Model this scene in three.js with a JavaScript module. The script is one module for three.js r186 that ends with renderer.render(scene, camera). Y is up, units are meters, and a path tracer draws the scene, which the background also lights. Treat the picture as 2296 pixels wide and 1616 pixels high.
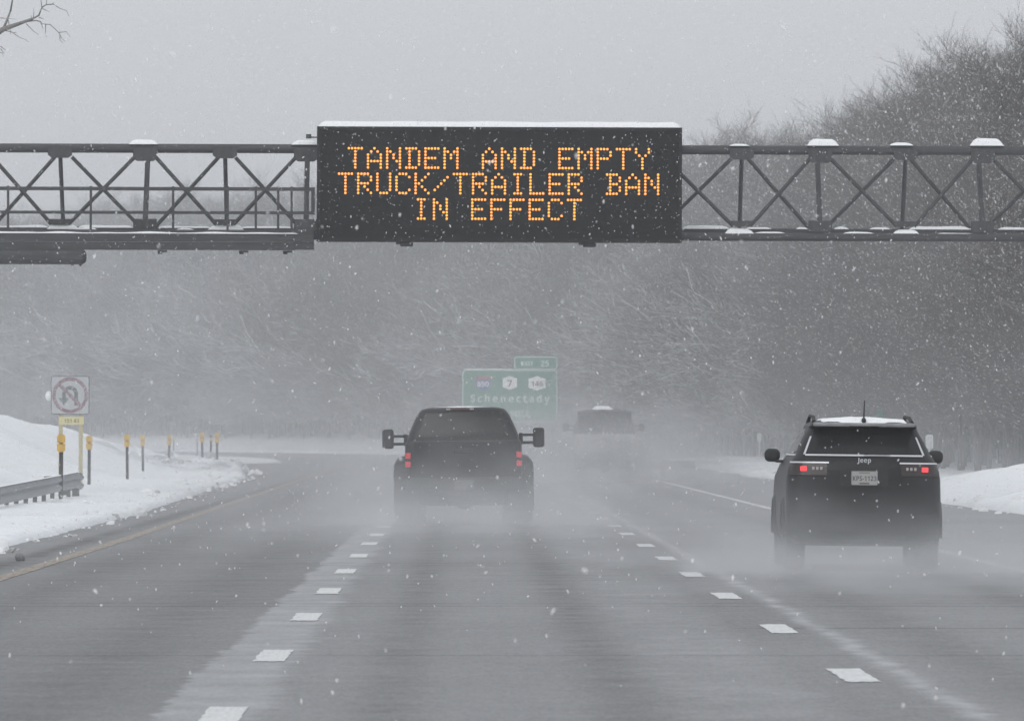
import * as THREE from 'three';
import { mergeGeometries, toCreasedNormals } from 'three/addons/utils/BufferGeometryUtils.js';
import { RoundedBoxGeometry } from 'three/addons/geometries/RoundedBoxGeometry.js';
import { ImprovedNoise } from 'three/addons/math/ImprovedNoise.js';
import { FontLoader } from 'three/addons/loaders/FontLoader.js';
import { TextGeometry } from 'three/addons/geometries/TextGeometry.js';

// ---------------------------------------------------------------- camera, sky, sun, air
const scene = new THREE.Scene();
const FL = 19100, VX = 1041, VY = 969, EYE = 1.5;      // long lens: focal length and vanishing point, in the units the photograph was measured in
const camera = new THREE.PerspectiveCamera(2 * Math.atan(808 / FL) * 180 / Math.PI, 1024 / 720, 1, 6000);
camera.position.set(0, EYE, 0);
camera.lookAt((1148 - VX) / FL * 100, EYE + (VY - 808) / FL * 100, -100);
camera.focus = 110; camera.userData.fStop = 16;
const renderer = new THREE.WebGLRenderer({ antialias: true });
renderer.setSize(1024, 720);
renderer.toneMapping = THREE.LinearToneMapping;
renderer.toneMappingExposure = 1.0;
renderer.shadowMap.enabled = true;
{ // an even overcast, a little brighter overhead
  const W = 64, H = 32, d = new Float32Array(W * H * 4);
  for (let y = 0; y < H; y++) {
    const el = ((y + 0.5) / H - 0.5) * Math.PI, b = 0.69 + 0.16 * Math.max(0, Math.sin(el));
    for (let x = 0; x < W; x++) d.set([0.955 * b, 0.985 * b, 1.04 * b, 1], (y * W + x) * 4);
  }
  const t = new THREE.DataTexture(d, W, H, THREE.RGBAFormat, THREE.FloatType);
  t.mapping = THREE.EquirectangularReflectionMapping; t.magFilter = THREE.LinearFilter; t.needsUpdate = true;
  scene.background = t; scene.environment = t;
}
const sun = new THREE.DirectionalLight(new THREE.Color(1, 0.98, 0.95), 1.15);
sun.position.set(-60, 150, 40); sun.target.position.set(0, 0, -160);
sun.castShadow = true; sun.shadow.radius = 60;
Object.assign(sun.shadow.camera, { left: -150, right: 150, top: 300, bottom: -300, near: 1, far: 900 });
scene.add(sun, sun.target);
scene.fog = new THREE.FogExp2(new THREE.Color(0.965, 0.98, 1.0), 0.0006);

// ---------------------------------------------------------------- helpers
const rng = (s) => () => { s = (s + 0x6d2b79f5) | 0; let t = Math.imul(s ^ (s >>> 15), 1 | s); t = (t + Math.imul(t ^ (t >>> 7), 61 | t)) ^ t; return ((t ^ (t >>> 14)) >>> 0) / 4294967296; };
const P = new ImprovedNoise();
const nz = (x, y, z = 0) => P.noise(x + 100.31, y + 57.77, z + 13.13);
const fbm = (x, y, z = 0, o = 4) => { let s = 0, a = 0.5; for (let i = 0; i < o; i++) { s += a * nz(x, y, z + i * 7.3); x *= 2.03; y *= 2.03; a *= 0.5; } return s; };
const { clamp, lerp, smoothstep } = THREE.MathUtils;
const V = (x, y, z) => new THREE.Vector3(x, y, z);
const at = (px, py, Z) => V((px - VX) / FL * Z, EYE + (VY - py) / FL * Z, -Z);   // a measured spot of the photograph at a depth in metres
const used = {};
const numbered = (n) => { const k = used[n] = (used[n] ?? -1) + 1; return k ? n + '_' + String(k).padStart(3, '0') : n; };
function tag(o, label, category, group, kind) {
  if (label) o.userData.label = label;
  if (category) o.userData.category = category;
  if (group) o.userData.group = group;
  if (kind) o.userData.kind = kind;
  return o;
}
function mesh(name, g, m, parent) {
  const o = new THREE.Mesh(g, m);
  o.name = parent === scene || !parent ? numbered(name) : name;
  o.castShadow = o.receiveShadow = true;
  if (parent) parent.add(o);
  return o;
}
function thing(name, label, category, pos, turn = 0, group) {
  const o = new THREE.Group(); o.name = numbered(name); o.position.copy(pos); o.rotation.y = turn; scene.add(o);
  return tag(o, label, category, group);
}
const bx = (w, h, d, x = 0, y = 0, z = 0, r = 0) => (r ? new RoundedBoxGeometry(w, h, d, 2, r) : new THREE.BoxGeometry(w, h, d)).translate(x, y, z);
function bar(a, b, ra, rb = ra, seg = 8) {
  const d = b.clone().sub(a), g = new THREE.CylinderGeometry(rb, ra, d.length(), seg, 1);
  g.applyQuaternion(new THREE.Quaternion().setFromUnitVectors(V(0, 1, 0), d.normalize()));
  return g.translate((a.x + b.x) / 2, (a.y + b.y) / 2, (a.z + b.z) / 2);
}
const merged = (list) => { const l = list.map((g) => (g.index ? g.toNonIndexed() : g)).map((g) => { for (const k of Object.keys(g.attributes)) if (!['position', 'normal', 'uv'].includes(k)) g.deleteAttribute(k); if (!g.attributes.uv) g.setAttribute('uv', new THREE.BufferAttribute(new Float32Array(g.attributes.position.count * 2), 2)); return g; }); return l.length === 1 ? l[0] : mergeGeometries(l); };
function grid(nx, ny, f, uvf) {   // f(i, j) -> [x, y, z]
  const p = [], uv = [], idx = [];
  for (let j = 0; j <= ny; j++) for (let i = 0; i <= nx; i++) { const q = f(i, j); p.push(...q); uv.push(...(uvf ? uvf(i, j, q) : [q[0], q[1]])); }
  for (let j = 0; j < ny; j++) for (let i = 0; i < nx; i++) { const a = j * (nx + 1) + i, b = a + 1, c = a + nx + 1, d = c + 1; idx.push(a, b, c, b, d, c); }
  const g = new THREE.BufferGeometry();
  g.setAttribute('position', new THREE.Float32BufferAttribute(p, 3)); g.setAttribute('uv', new THREE.Float32BufferAttribute(uv, 2)); g.setIndex(idx); g.computeVertexNormals();
  return g;
}
function noiseTexture(n, f, srgb) {   // f(u, v) -> [r, g, b] 0..1, repeating
  const d = new Uint8Array(n * n * 4);
  for (let y = 0; y < n; y++) for (let x = 0; x < n; x++) { const c = f(x / n, y / n); for (let k = 0; k < 3; k++) d[(y * n + x) * 4 + k] = clamp(c[k], 0, 1) * 255; d[(y * n + x) * 4 + 3] = 255; }
  const t = new THREE.DataTexture(d, n, n); t.wrapS = t.wrapT = THREE.RepeatWrapping; t.magFilter = THREE.LinearFilter; t.needsUpdate = true;
  if (srgb) t.colorSpace = THREE.SRGBColorSpace;
  return t;
}
const tile = (u, v, k, z = 0) => { // tiling noise on a torus
  const a = u * Math.PI * 2, b = v * Math.PI * 2; return nz(Math.cos(a) * k + 3, Math.sin(a) * k + z, Math.cos(b) * k) * 0.5 + nz(Math.sin(b) * k, Math.cos(a) * k + 9, Math.sin(a) * k + z) * 0.5; };
const canvasTex = (w, h, draw) => { const c = document.createElement('canvas'); c.width = w; c.height = h; draw(c.getContext('2d'), w, h); const t = new THREE.CanvasTexture(c); t.colorSpace = THREE.SRGBColorSpace; t.anisotropy = 8; return t; };

// ---------------------------------------------------------------- materials
const grain = noiseTexture(256, (u, v) => { const n = 0.5 + 0.55 * tile(u, v, 2) + 0.4 * tile(u, v, 9, 4) + 0.3 * tile(u, v, 24, 8); return [n, n, n]; });
const std = (r, g, b, rough = 0.8, o = {}) => { const m = new THREE.MeshPhysicalMaterial({ roughness: rough, ...o }); m.color.setRGB(r, g, b); return m; };
const grime = (lo, hi) => noiseTexture(256, (u, v) => { const n = clamp(0.5 + 0.9 * tile(u, v, 1.5) + 0.6 * tile(u, v, 6, 3) + 0.4 * tile(u, v, 20, 5), 0, 1), c = lerp(lo, hi, n); return [c, c, c * 1.01]; });
const dirtMap = grime(0.55, 1.0);
const M = {
  steel: std(0.055, 0.057, 0.060, 0.65, { map: dirtMap, bumpMap: grain, bumpScale: 0.004 }),
  galvanised: std(0.30, 0.31, 0.32, 0.55, { metalness: 0.25, map: dirtMap, bumpMap: grain, bumpScale: 0.002 }),
  snow: std(0.86, 0.875, 0.89, 0.95, { bumpMap: grain, bumpScale: 0.02, sheen: 0 }),
  signBlack: std(0.013, 0.013, 0.014, 0.7, { specularIntensity: 0.25, bumpMap: grain, bumpScale: 0.003 }),
  housing: std(0.02, 0.02, 0.022, 0.65, { specularIntensity: 0.4, map: dirtMap }),
  led: std(0.9, 0.5, 0.1, 0.5, { emissive: new THREE.Color(1.0, 0.27, 0.028), emissiveIntensity: 1.35 }),
  postSteel: std(0.06, 0.062, 0.058, 0.75, { map: dirtMap }),
  yellow: std(0.66, 0.42, 0.09, 0.6, { map: dirtMap }),
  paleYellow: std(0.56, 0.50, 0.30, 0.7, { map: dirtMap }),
  blackPaint: std(0.010, 0.010, 0.011, 0.5, { specularIntensity: 0.5, clearcoat: 0.1, clearcoatRoughness: 0.4, map: grime(0.6, 1.0) }),
  greyPaint: std(0.013, 0.013, 0.0145, 0.5, { specularIntensity: 0.4, clearcoat: 0.08, clearcoatRoughness: 0.3, map: grime(0.6, 1.0) }),
  whitePaint: std(0.58, 0.59, 0.59, 0.45, { map: dirtMap }),
  plastic: std(0.014, 0.014, 0.015, 0.75, { bumpMap: grain, bumpScale: 0.002 }),
  glass: std(0.016, 0.017, 0.018, 0.18, { specularIntensity: 0.35 }),
  rubber: std(0.012, 0.012, 0.012, 0.9, { bumpMap: grain, bumpScale: 0.004 }),
  rim: std(0.32, 0.33, 0.34, 0.4, { metalness: 0.7 }),
  chrome: std(0.62, 0.63, 0.65, 0.28, { metalness: 0.6 }),
  lensRed: std(0.016, 0.005, 0.006, 0.35),
  lampRed: std(0.6, 0.03, 0.03, 0.4, { emissive: new THREE.Color(1.0, 0.075, 0.09), emissiveIntensity: 0.8 }),
  lampDim: std(0.5, 0.03, 0.04, 0.4, { emissive: new THREE.Color(1.0, 0.06, 0.10), emissiveIntensity: 0.16 }),
  lensPale: std(0.4, 0.39, 0.38, 0.3),
  saltFilm: std(0.36, 0.365, 0.37, 0.8, { map: dirtMap, bumpMap: grain, bumpScale: 0.004 }),
  bark: std(0.075, 0.070, 0.066, 0.95),
  branchSnow: std(0.72, 0.73, 0.745, 0.95),
  twig: std(0.15, 0.143, 0.137, 0.95),
};

// ---------------------------------------------------------------- lie of the land
const bend = (Z) => (Z > 400 ? -((Z - 400) ** 2) / 2000 : 0);            // the road runs straight, then swings left
const leftEdge = (Z) => { // where the snow begins left of the road
  const w = 0.16 * fbm(Z * 0.12, 3.3) + 0.07 * nz(Z * 0.55, 1.1);
  if (Z < 160) return -5.75 + w;
  if (Z < 275) return lerp(-5.8, -6.85, (Z - 160) / 115) + w;
  if (Z < 318) return lerp(-6.85, -8.1, (Z - 275) / 43) + w;
  if (Z < 420) return -8.6 - 4.5 * smoothstep(Z, 318, 345) * (1 - smoothstep(Z, 385, 420)) + w;
  return -8.6 + w;
};
const rightEdge = (Z) => 9.5 + 0.3 * fbm(Z * 0.07, 9.1) + (Z < 200 ? (200 - Z) * 0.012 : 0);
function groundH(u, Z) {   // u = offset from the road's line
  const L = leftEdge(Z), R = rightEdge(Z), n = fbm(u * 0.35, Z * 0.12, 2, 3), f = fbm(u * 1.7, Z * 0.8, 5, 3);
  if (u > L && u < R) return -0.14;
  if (u <= L) {
    const d = L - u;
    let h = -0.14 + smoothstep(d, 0, 0.42) * 0.24 + smoothstep(d, 0, 1) * (0.10 * n + 0.09 * f);
    h += 1.95 * smoothstep(-u, 9.6, 16.5) * (1 - 0.9 * smoothstep(Z, 275, 440)) * (1 + 0.15 * n);
    if (Z > 440) h += 0.3 * smoothstep(d, 3, 12);
    const m = Math.exp(-(((Z - 306) / 5.5) ** 2)) * smoothstep(-u, 6.9, 8.2) * (1 - smoothstep(-u, 11.5, 14));
    h += m * (0.36 + 0.42 * f + 0.22 * n);
    return h;
  }
  const d = u - R;
  let h = -0.14 + smoothstep(d, 0, 0.6) * 0.33 + smoothstep(d, 0, 1.2) * (0.10 * n + 0.08 * f);
  h += 0.75 * smoothstep(d, 0.6, 3.2) * smoothstep(228 - Z, 0, 50);
  h += Math.min(14, Math.max(0, d - 9) * 0.1);
  return h;
}
{
  const us = [], Zs = [];
  const step = (a, b, s, list) => { for (let x = a; x < b - 1e-6; x += s) list.push(x); };
  us.push(-600, -400, -250, -140, -90, -65); step(-50, -18, 2.0, us); step(-18, -12.4, 0.4, us); step(-12.4, -4.8, 0.13, us); us.push(-4.8, -2, 2, 8.6); step(8.8, 14.5, 0.16, us); step(14.5, 24, 0.8, us); step(24, 70, 4, us); us.push(80, 110, 160, 260, 400, 600);
  step(-60, 90, 15, Zs); step(90, 340, 0.55, Zs); step(340, 460, 1.2, Zs); step(460, 760, 4, Zs); step(760, 1300, 20, Zs); Zs.push(1300, 1500);
  const hh = (i, j) => { const u = us[i], Z = Zs[j]; return groundH(u, Z); };
  const g = grid(us.length - 1, Zs.length - 1, (i, j) => [us[i] + bend(Math.min(Zs[j], 1300)), hh(i, j), -Zs[j]], (i, j, q) => [q[0] * 0.5, q[2] * 0.5]);
  const col = new Float32Array(us.length * Zs.length * 3);
  for (let j = 0, k = 0; j < Zs.length; j++) for (let i = 0; i < us.length; i++, k += 3) {
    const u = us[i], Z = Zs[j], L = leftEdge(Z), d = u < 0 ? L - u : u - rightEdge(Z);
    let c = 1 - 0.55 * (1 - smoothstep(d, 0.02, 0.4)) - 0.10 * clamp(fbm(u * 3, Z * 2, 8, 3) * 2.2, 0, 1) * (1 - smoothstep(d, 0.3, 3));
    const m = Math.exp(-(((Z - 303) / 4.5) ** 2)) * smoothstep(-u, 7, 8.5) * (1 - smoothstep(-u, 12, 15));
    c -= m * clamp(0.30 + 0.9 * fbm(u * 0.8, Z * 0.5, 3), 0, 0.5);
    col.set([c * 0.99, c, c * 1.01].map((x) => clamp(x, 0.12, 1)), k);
  }
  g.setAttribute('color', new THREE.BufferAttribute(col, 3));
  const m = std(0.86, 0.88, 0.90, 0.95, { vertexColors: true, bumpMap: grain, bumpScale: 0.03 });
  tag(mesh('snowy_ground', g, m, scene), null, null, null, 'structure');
}

{
  const R = rng(61), parts = [0, 1, 2].map((k) => { const g = new THREE.IcosahedronGeometry(1, 1), p = g.attributes.position; for (let i = 0; i < p.count; i++) { const q = 1 + 0.45 * nz(p.getX(i) * 1.3 + k * 9, p.getY(i) * 1.3, p.getZ(i) * 1.3); p.setXYZ(i, p.getX(i) * q, p.getY(i) * q * 0.7, p.getZ(i) * q); } g.computeVertexNormals(); return g; });
  const group = new THREE.Group(); group.name = 'snow_clods'; scene.add(group); tag(group, 'grey and white clods of plowed snow strewn along the road edges', 'plowed snow', null, 'stuff');
  parts.forEach((g, k) => {
    const n = k === 1 ? 120 : 280, im = new THREE.InstancedMesh(g, std(...[[0.72, 0.73, 0.74], [0.42, 0.42, 0.42], [0.8, 0.81, 0.82]][k], 0.95), n), m4 = new THREE.Matrix4();
    for (let i = 0; i < n; i++) {
      const left = R() < 0.66, heap = left && R() < 0.3, Z = heap ? 299 + R() * 12 : 95 + R() * 225, d = heap ? 0 : R() * R() * (k === 1 ? 1.6 : 2.6) - 0.12;
      const u = heap ? -7.2 - R() * 4.5 : left ? leftEdge(Z) - d : rightEdge(Z) + d, s = 0.015 + 0.06 * Math.pow(R(), 4) * (heap ? 2 : 1);
      im.setMatrixAt(i, m4.compose(V(u, Math.max(groundH(u, Z), 0) + s * 0.2, -Z), new THREE.Quaternion().setFromEuler(new THREE.Euler(R() * 6, R() * 6, R() * 6)), V(s * (1 + R()), s, s * (1 + R()))));
    }
    im.name = 'clods'; im.castShadow = im.receiveShadow = true; im.userData.kind = 'stuff'; group.add(im);
  });
}

// ---------------------------------------------------------------- road: worn wet asphalt with salt film
const X0 = -8, X1 = 10.4, Z0 = 30, Z1 = 270, TW = 1536, TH = 2048;
const roadMaps = (() => {
  const c = new Uint8Array(TW * TH * 4), r = new Uint8Array(TW * TH * 4), R = rng(4);
  const joints = Array.from({ length: 26 }, () => [Z0 + R() * (Z1 - Z0), 0.3 + R() * 0.7, R() < 0.6 ? -99 : -9 + R() * 12, R() < 0.6 ? 99 : 2 + R() * 8]);
  const lin2s = (x) => 255 * (x <= 0.0031308 ? 12.92 * x : 1.055 * Math.pow(x, 1 / 2.4) - 0.055);
  const edge = new Float32Array(TH * 8);
  for (let y = 0; y < TH; y++) { const Z = Z0 + (y + 0.5) / TH * (Z1 - Z0); for (let k = 0; k < 8; k++) edge[y * 8 + k] = 0.17 * nz(Z * 3.9, k * 11) + 0.10 * nz(Z * 1.4, k * 5) + 0.16 * nz(Z * 0.3, k * 3); }
  const g = (x, a, s) => Math.exp(-(((x - a) / s) ** 2));
  for (let y = 0; y < TH; y++) {
    const Z = Z0 + (y + 0.5) / TH * (Z1 - Z0);
    const row = nz(Z * 2.3, 71) * 0.5 + nz(Z * 0.45, 17) * 0.5;
    for (let x = 0; x < TW; x++) {
      const X = X0 + (x + 0.5) / TW * (X1 - X0), e = edge, k = y * 8;
      const m = nz(X * 0.5, Z * 0.13, 1), n = nz(X * 1.7, Z * 1.1, 2), f = nz(X * 6, Z * 3.7, 3), s = R() - 0.5;
      let a = 0.222 + 0.030 * m + 0.017 * n + 0.024 * f + 0.06 * s + 0.006 * row, w = 0;
      // wheel tracks
      for (const [t, wd, st, i] of [[-0.42, 0.2, 1.0, 0], [0.90, 0.2, 1.15, 1], [-3.95, 0.35, 0.7, 2], [-2.35, 0.4, 0.8, 3], [3.35, 0.3, 0.8, 4], [5.0, 0.3, 0.8, 5], [-5.22, 0.18, 1.7, 6]]) w += st * g(X + e[k + i] * 0.3, t, wd);
      w *= 0.8 + 0.5 * m + 0.3 * n;
      a -= 0.105 * clamp(w, 0, 1.4);
      // left lane wetter than the others, salt strip by the left dashes, thin salt line by the right ones
      const cut = smoothstep(X + e[k + 6] * 0.45, -1.66, -1.61);
      a += 0.105 * cut * (1 - smoothstep(X + e[k + 7] * 0.6, -1.22, -1.02)) * (0.85 + 0.6 * n);
      a -= 0.028 * (1 - cut);
      a += 0.13 * g(X + e[k + 4] * 0.35, 2.72, 0.075) * (0.8 + n);
      a += 0.035 * smoothstep(X + e[k + 5] * 1.5, 1.15, 1.3) * (1 - smoothstep(X + e[k + 3], 1.7, 2.1)) * (0.7 + 1.2 * n);
      a -= 0.022 * smoothstep(X, 1.9, 2.15) * (1 - smoothstep(X + e[k + 2] * 0.3, 2.57, 2.65));
      a += 0.06 * clamp(nz(X * 0.8, Z * 1.9, 9) - 0.42, 0, 1) * 2.2;                    // stray salt streaks
      a += 0.05 * clamp(nz(X * 2.2, Z * 3.3, 14) - 0.25, 0, 1) + 0.025 * nz(X * 14, Z * 3.9, 21);
      if (X < -5.4) a += 0.02 + 0.03 * n;
      for (const [jz, st, a0, a1] of joints) if (Math.abs(Z - jz + 0.1 * nz(X * 0.8, jz)) < 0.13 && X > a0 && X < a1) a -= 0.06 * st;
      a = clamp(a, 0.03, 0.4);
      const v = lin2s(a), o = (y * TW + x) * 4;
      c[o] = v * 0.992; c[o + 1] = v; c[o + 2] = Math.min(255, v * 1.012); c[o + 3] = 255;
      const q = clamp(0.66 - 0.16 * clamp(w, 0, 1) + 0.10 * n + 0.08 * f, 0.35, 0.9) * 255;
      r[o] = r[o + 1] = r[o + 2] = q; r[o + 3] = 255;
    }
  }
  return [c, r].map((d, i) => { const t = new THREE.DataTexture(d, TW, TH); t.wrapS = THREE.ClampToEdgeWrapping; t.wrapT = THREE.MirroredRepeatWrapping; t.magFilter = THREE.LinearFilter; t.needsUpdate = true; if (!i) t.colorSpace = THREE.SRGBColorSpace; return t; });
})();
const roadMat = new THREE.MeshPhysicalMaterial({ map: roadMaps[0], roughnessMap: roadMaps[1], roughness: 1, specularIntensity: 0.65 });
const Zroad = []; for (let z = -40; z < 400; z += 20) Zroad.push(z); for (let z = 400; z <= 1100; z += 10) Zroad.push(z);
const ribbon = (u0, u1, y, zs, nu = 1, wob = 0) => grid(nu, zs.length - 1, (i, j) => { const Z = zs[j], u = lerp(u0, u1, i / nu) + wob * nz(Z * 0.7, i * 3); return [u + bend(Z), y, -Z]; }, (i, j) => [(lerp(u0, u1, i / nu) - X0) / (X1 - X0), (zs[j] - Z0) / (Z1 - Z0)]);
const road = tag(mesh('road', ribbon(-13, 12.5, 0, Zroad, 24), roadMat, scene), null, null, null, 'structure');
{
  const worn = (lo, hi, k, tint) => noiseTexture(256, (u, v) => { const n = 0.5 + 1.1 * tile(u, v, k) + 0.7 * tile(u, v, k * 4, 3), c = lerp(lo, hi, clamp(n, 0, 1)); return tint.map((t) => c * t); });
  const white = std(0.68, 0.69, 0.69, 0.75, { map: worn(0.80, 1, 3, [1, 1, 1]) });
  const edgeWhite = std(0.70, 0.71, 0.72, 0.7, { map: worn(0.55, 1, 3, [1, 1, 1]) });
  const amber = std(0.36, 0.315, 0.265, 0.75, { map: worn(0.55, 1.0, 3, [1, 1, 1]) });
  const R = rng(12);
  const dash = (Xc, Zc, len, w) => {
    const g = grid(6, 12, (i, j) => { let x = Xc + (i / 6 - 0.5) * w, z = Zc + (j / 12 - 0.5) * len; if (i % 6 === 0) x += (R() - 0.5) * 0.018; if (j % 12 === 0) z += (R() - 0.5) * 0.14; return [x, 0.004, -z]; }, (i, j, q) => [q[0] * 2, q[2] * 0.25]);
    mesh('lane_dash', g, white, road);
  };
  for (const y of [1605, 1470, 1383, 1325, 1281, 1246, 1219, 1199, 1181, 1167, 1155]) { const Z = FL * EYE / (y - VY); dash(-1.28, Z, 2.9, 0.21); }
  for (let Z = 44.7 - 12.2; Z > 15; Z -= 12.2) dash(-1.28, Z, 2.9, 0.21);
  for (const y of [1514, 1410, 1336, 1288, 1252, 1223, 1197, 1179, 1163, 1150, 1139]) { const Z = FL * EYE / (y - VY); dash(2.40, Z, 2.9, 0.21); }
  for (let Z = 52.6 - 12.2; Z > 15; Z -= 12.2) dash(2.40, Z, 2.9, 0.21);
  for (let Z = 175; Z < 390; Z += 12.2) { dash(-1.28, Z, 2.9, 0.2); dash(2.40, Z + 4, 2.9, 0.2); }
  const zs = []; for (let z = -40; z < 420; z += 2) zs.push(z); for (let z = 420; z <= 700; z += 10) zs.push(z);
  mesh('edge_line', ribbon(5.94, 6.10, 0.004, zs, 2, 0.012), edgeWhite, road);
  const yl = (Z) => (Z < 120 ? -4.76 : Z < 330 ? lerp(-4.76, -5.35, (Z - 120) / 210) : -5.35);
  mesh('edge_line', grid(2, zs.length - 1, (i, j) => { const Z = zs[j]; return [yl(Z) + (i / 2 - 0.5) * 0.19 + 0.02 * nz(Z * 0.6, i), 0.0042, -Z].map((v, k) => (k ? v : v + bend(Z))); }, (i, j, q) => [q[0], q[2] * 0.15]), amber, road);
}

// ---------------------------------------------------------------- bare trees with snow on their limbs
function growTree(seed, H, opt = {}) {
  const R = rng(seed), wood = [], snow = [], trunk = [];
  const seg = (list, a, b, ra, rb, lift = 0, flat = 1) => {
    const d = b.clone().sub(a).normalize(), s = Math.abs(d.y) > 0.95 ? V(1, 0, 0) : V(0, 1, 0).cross(d).normalize(), t = d.clone().cross(s).normalize(), n = list === trunk ? 7 : 3;
    const ring = (p, r) => Array.from({ length: n }, (_, k) => { const q = k / n * Math.PI * 2 + 0.5; return p.clone().addScaledVector(s, Math.cos(q) * r).addScaledVector(t, Math.sin(q) * r * flat).add(V(0, lift, 0)); });
    const A = ring(a, ra), B = ring(b, rb);
    for (let k = 0; k < n; k++) { const l = (k + 1) % n; list.push(A[k], A[l], B[k], A[l], B[l], B[k]); }
  };
  const limb = (p, dir, len, r, depth, snowy) => {
    const n = depth === 0 ? 9 : depth < 3 ? 4 : 2; let q = p.clone(), d = dir.clone(), rr = r;
    for (let i = 0; i < n; i++) {
      const l = len / n, e = q.clone().addScaledVector(d, l), r2 = depth === 0 ? r * (1 - 0.82 * (i + 1) / n) : rr * (depth < 3 ? 0.8 : 0.72);
      seg(depth === 0 ? trunk : wood, q, e, rr, r2);
      const flatness = Math.sqrt(1 - d.y * d.y), chance = [0, 0.9, 0.75, 0.30, 0.05][depth] * snowy * 2;
      if (depth > 0 && opt.clumps) { if (depth > 1 && R() < [0, 0, 0.5, 0.26, 0.04][depth]) { const c = q.clone().lerp(e, R()), a = 0.02 + 0.05 * R() * R(), o = d.clone().multiplyScalar(a * (0.6 + R() * 1.6)); seg(snow, c.clone().sub(o), c.clone().add(o), a * 0.9, a * 0.6, a * 0.6 + rr * 0.6, 0.7); } }
      else if (depth > 0 && flatness > 0.45 && R() < chance) seg(snow, q, e, rr * 0.85 + (depth < 3 ? 0.048 : 0.018), r2 * 0.85 + (depth < 3 ? 0.036 : 0.014), rr * 0.75 + 0.012, 0.7);
      const kids = depth === 0 ? (i < 2 ? 0 : opt.kids ?? 4) : depth === 1 ? 3 : depth === 2 ? 3 : depth === 3 ? 3 : 0;
      for (let k = 0; k < kids; k++) {
        const f = R(), o = q.clone().lerp(e, f), az = R() * Math.PI * 2, spread = depth === 0 ? 0.55 + R() * 0.75 : 0.4 + R() * 0.7;
        const side = V(Math.cos(az), 0, Math.sin(az)); side.addScaledVector(d, -side.dot(d)).normalize();
        const nd = d.clone().multiplyScalar(Math.cos(spread)).addScaledVector(side, Math.sin(spread)); nd.y += depth === 0 ? 0.25 : depth > 1 ? 0.22 : 0.1; nd.normalize();
        const share = depth === 0 ? 0.44 * (1.15 - 0.72 * (i + f) / n) : 0.5;
        limb(o, nd, len * share * (0.7 + R() * 0.6), Math.max([0.03, 0.03, 0.014, 0.0085, 0.0055][depth + 1], Math.min(r2 * 0.62, r * 0.45)), depth + 1, snowy);
      }
      q = e; rr = r2;
      d.add(V((R() - 0.5) * 0.35, depth === 0 ? 0 : (R() - 0.5) * 0.3 + (depth > 2 ? 0.10 : depth === 1 ? (opt.clumps ? 0.06 : -0.13) : (opt.clumps ? 0.04 : -0.05)), (R() - 0.5) * 0.35).multiplyScalar(depth === 0 ? 0.35 : 1)).normalize();
    }
  };
  limb(V(0, -0.3, 0), V((R() - 0.5) * 0.12, 1, (R() - 0.5) * 0.12).normalize(), H, H * 0.0115 + 0.03, 0, opt.snowy ?? 0.34);
  const geo = (pts) => { const g = new THREE.BufferGeometry().setFromPoints(pts); g.computeVertexNormals(); return g; };
  return { trunk: geo(trunk), crown: geo(wood), snow: geo(snow) };
}
const treeKinds = [growTree(11, 15, { snowy: 0.46 }), growTree(23, 17, { clumps: true }), growTree(37, 16, { clumps: true })];
{
  const R = rng(77), rows = treeKinds.map(() => []), m4 = new THREE.Matrix4();
  // edge of the wood, measured from the road's line, along the outside of the bend and far away on the left
  const edgeOf = (Z) => 17.5 + 7.5 * smoothstep(Z, 505, 580) + Math.max(0, Z - 600) * 0.02;
  const put = (X, Z, s) => { const k = Z > 430 ? (R() < 0.72 ? 0 : 1) : (R() < 0.5 ? 1 : 2); rows[k].push(m4.compose(V(X, Math.max(0, groundH(X - bend(Z), Z)) - 0.1, -Z), new THREE.Quaternion().setFromEuler(new THREE.Euler((R() - 0.5) * 0.12, R() * 6.3, (R() - 0.5) * 0.12)), V(s * (0.95 + R() * 0.25), s, s * (0.95 + R() * 0.25))).clone()); };
  for (let Z = 225; Z < 860; Z += Z < 520 ? 2.2 : 2.4) {
    const depth = 4;
    for (let k = 0; k < depth; k++) {
      const o = edgeOf(Z) + 1.5 + k * 4.4 + R() * 3.4, h = (k === 0 ? 0.6 + R() * 0.26 : 0.78 + R() * 0.22) * lerp(0.76, 1.0, smoothstep(Z, 335, 425)) * (1 + 0.04 * smoothstep(Z, 600, 700));
      if (R() < 0.86) put(o + bend(Z), Z + (R() - 0.5) * 3, h);
    }
    if (R() < 0.8) put(edgeOf(Z) - 0.6 + R() * 1.4 + bend(Z), Z, 0.26 + R() * 0.2);   // saplings along the edge
  }
  const woods = new THREE.Group(); woods.name = 'snowy_woods'; scene.add(woods);
  tag(woods, 'dense bare snow-dusted woods along the outside of the bend, fading into snowfall', 'woods', null, 'stuff');
  rows.forEach((list, k) => {
    for (const [name, g, m] of [['trunk', treeKinds[k].trunk, M.bark], ['crown', treeKinds[k].crown, M.twig], ['branch_snow', treeKinds[k].snow, M.branchSnow]]) {
      const im = new THREE.InstancedMesh(g, m, list.length); list.forEach((x, i) => im.setMatrixAt(i, x)); im.name = name; im.castShadow = im.receiveShadow = true; woods.add(im); im.userData.kind = 'stuff';
    }
  });
}
function standTree(kind, label, X, Z, s, turn, group) {
  const t = thing('bare_tree', label, 'tree', V(X, Math.max(0, groundH(X - bend(Z), Z)) - 0.1, -Z), turn, group); t.scale.set(s, s, s);
  mesh('trunk', treeKinds[kind].trunk, M.bark, t); mesh('crown', treeKinds[kind].crown, M.twig, t); mesh('branch_snow', treeKinds[kind].snow, M.branchSnow, t);
}
standTree(1, 'tallest bare tree, cut by the right edge of the picture high above the gantry', 19.3, 292, 0.74, 0.4);
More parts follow.
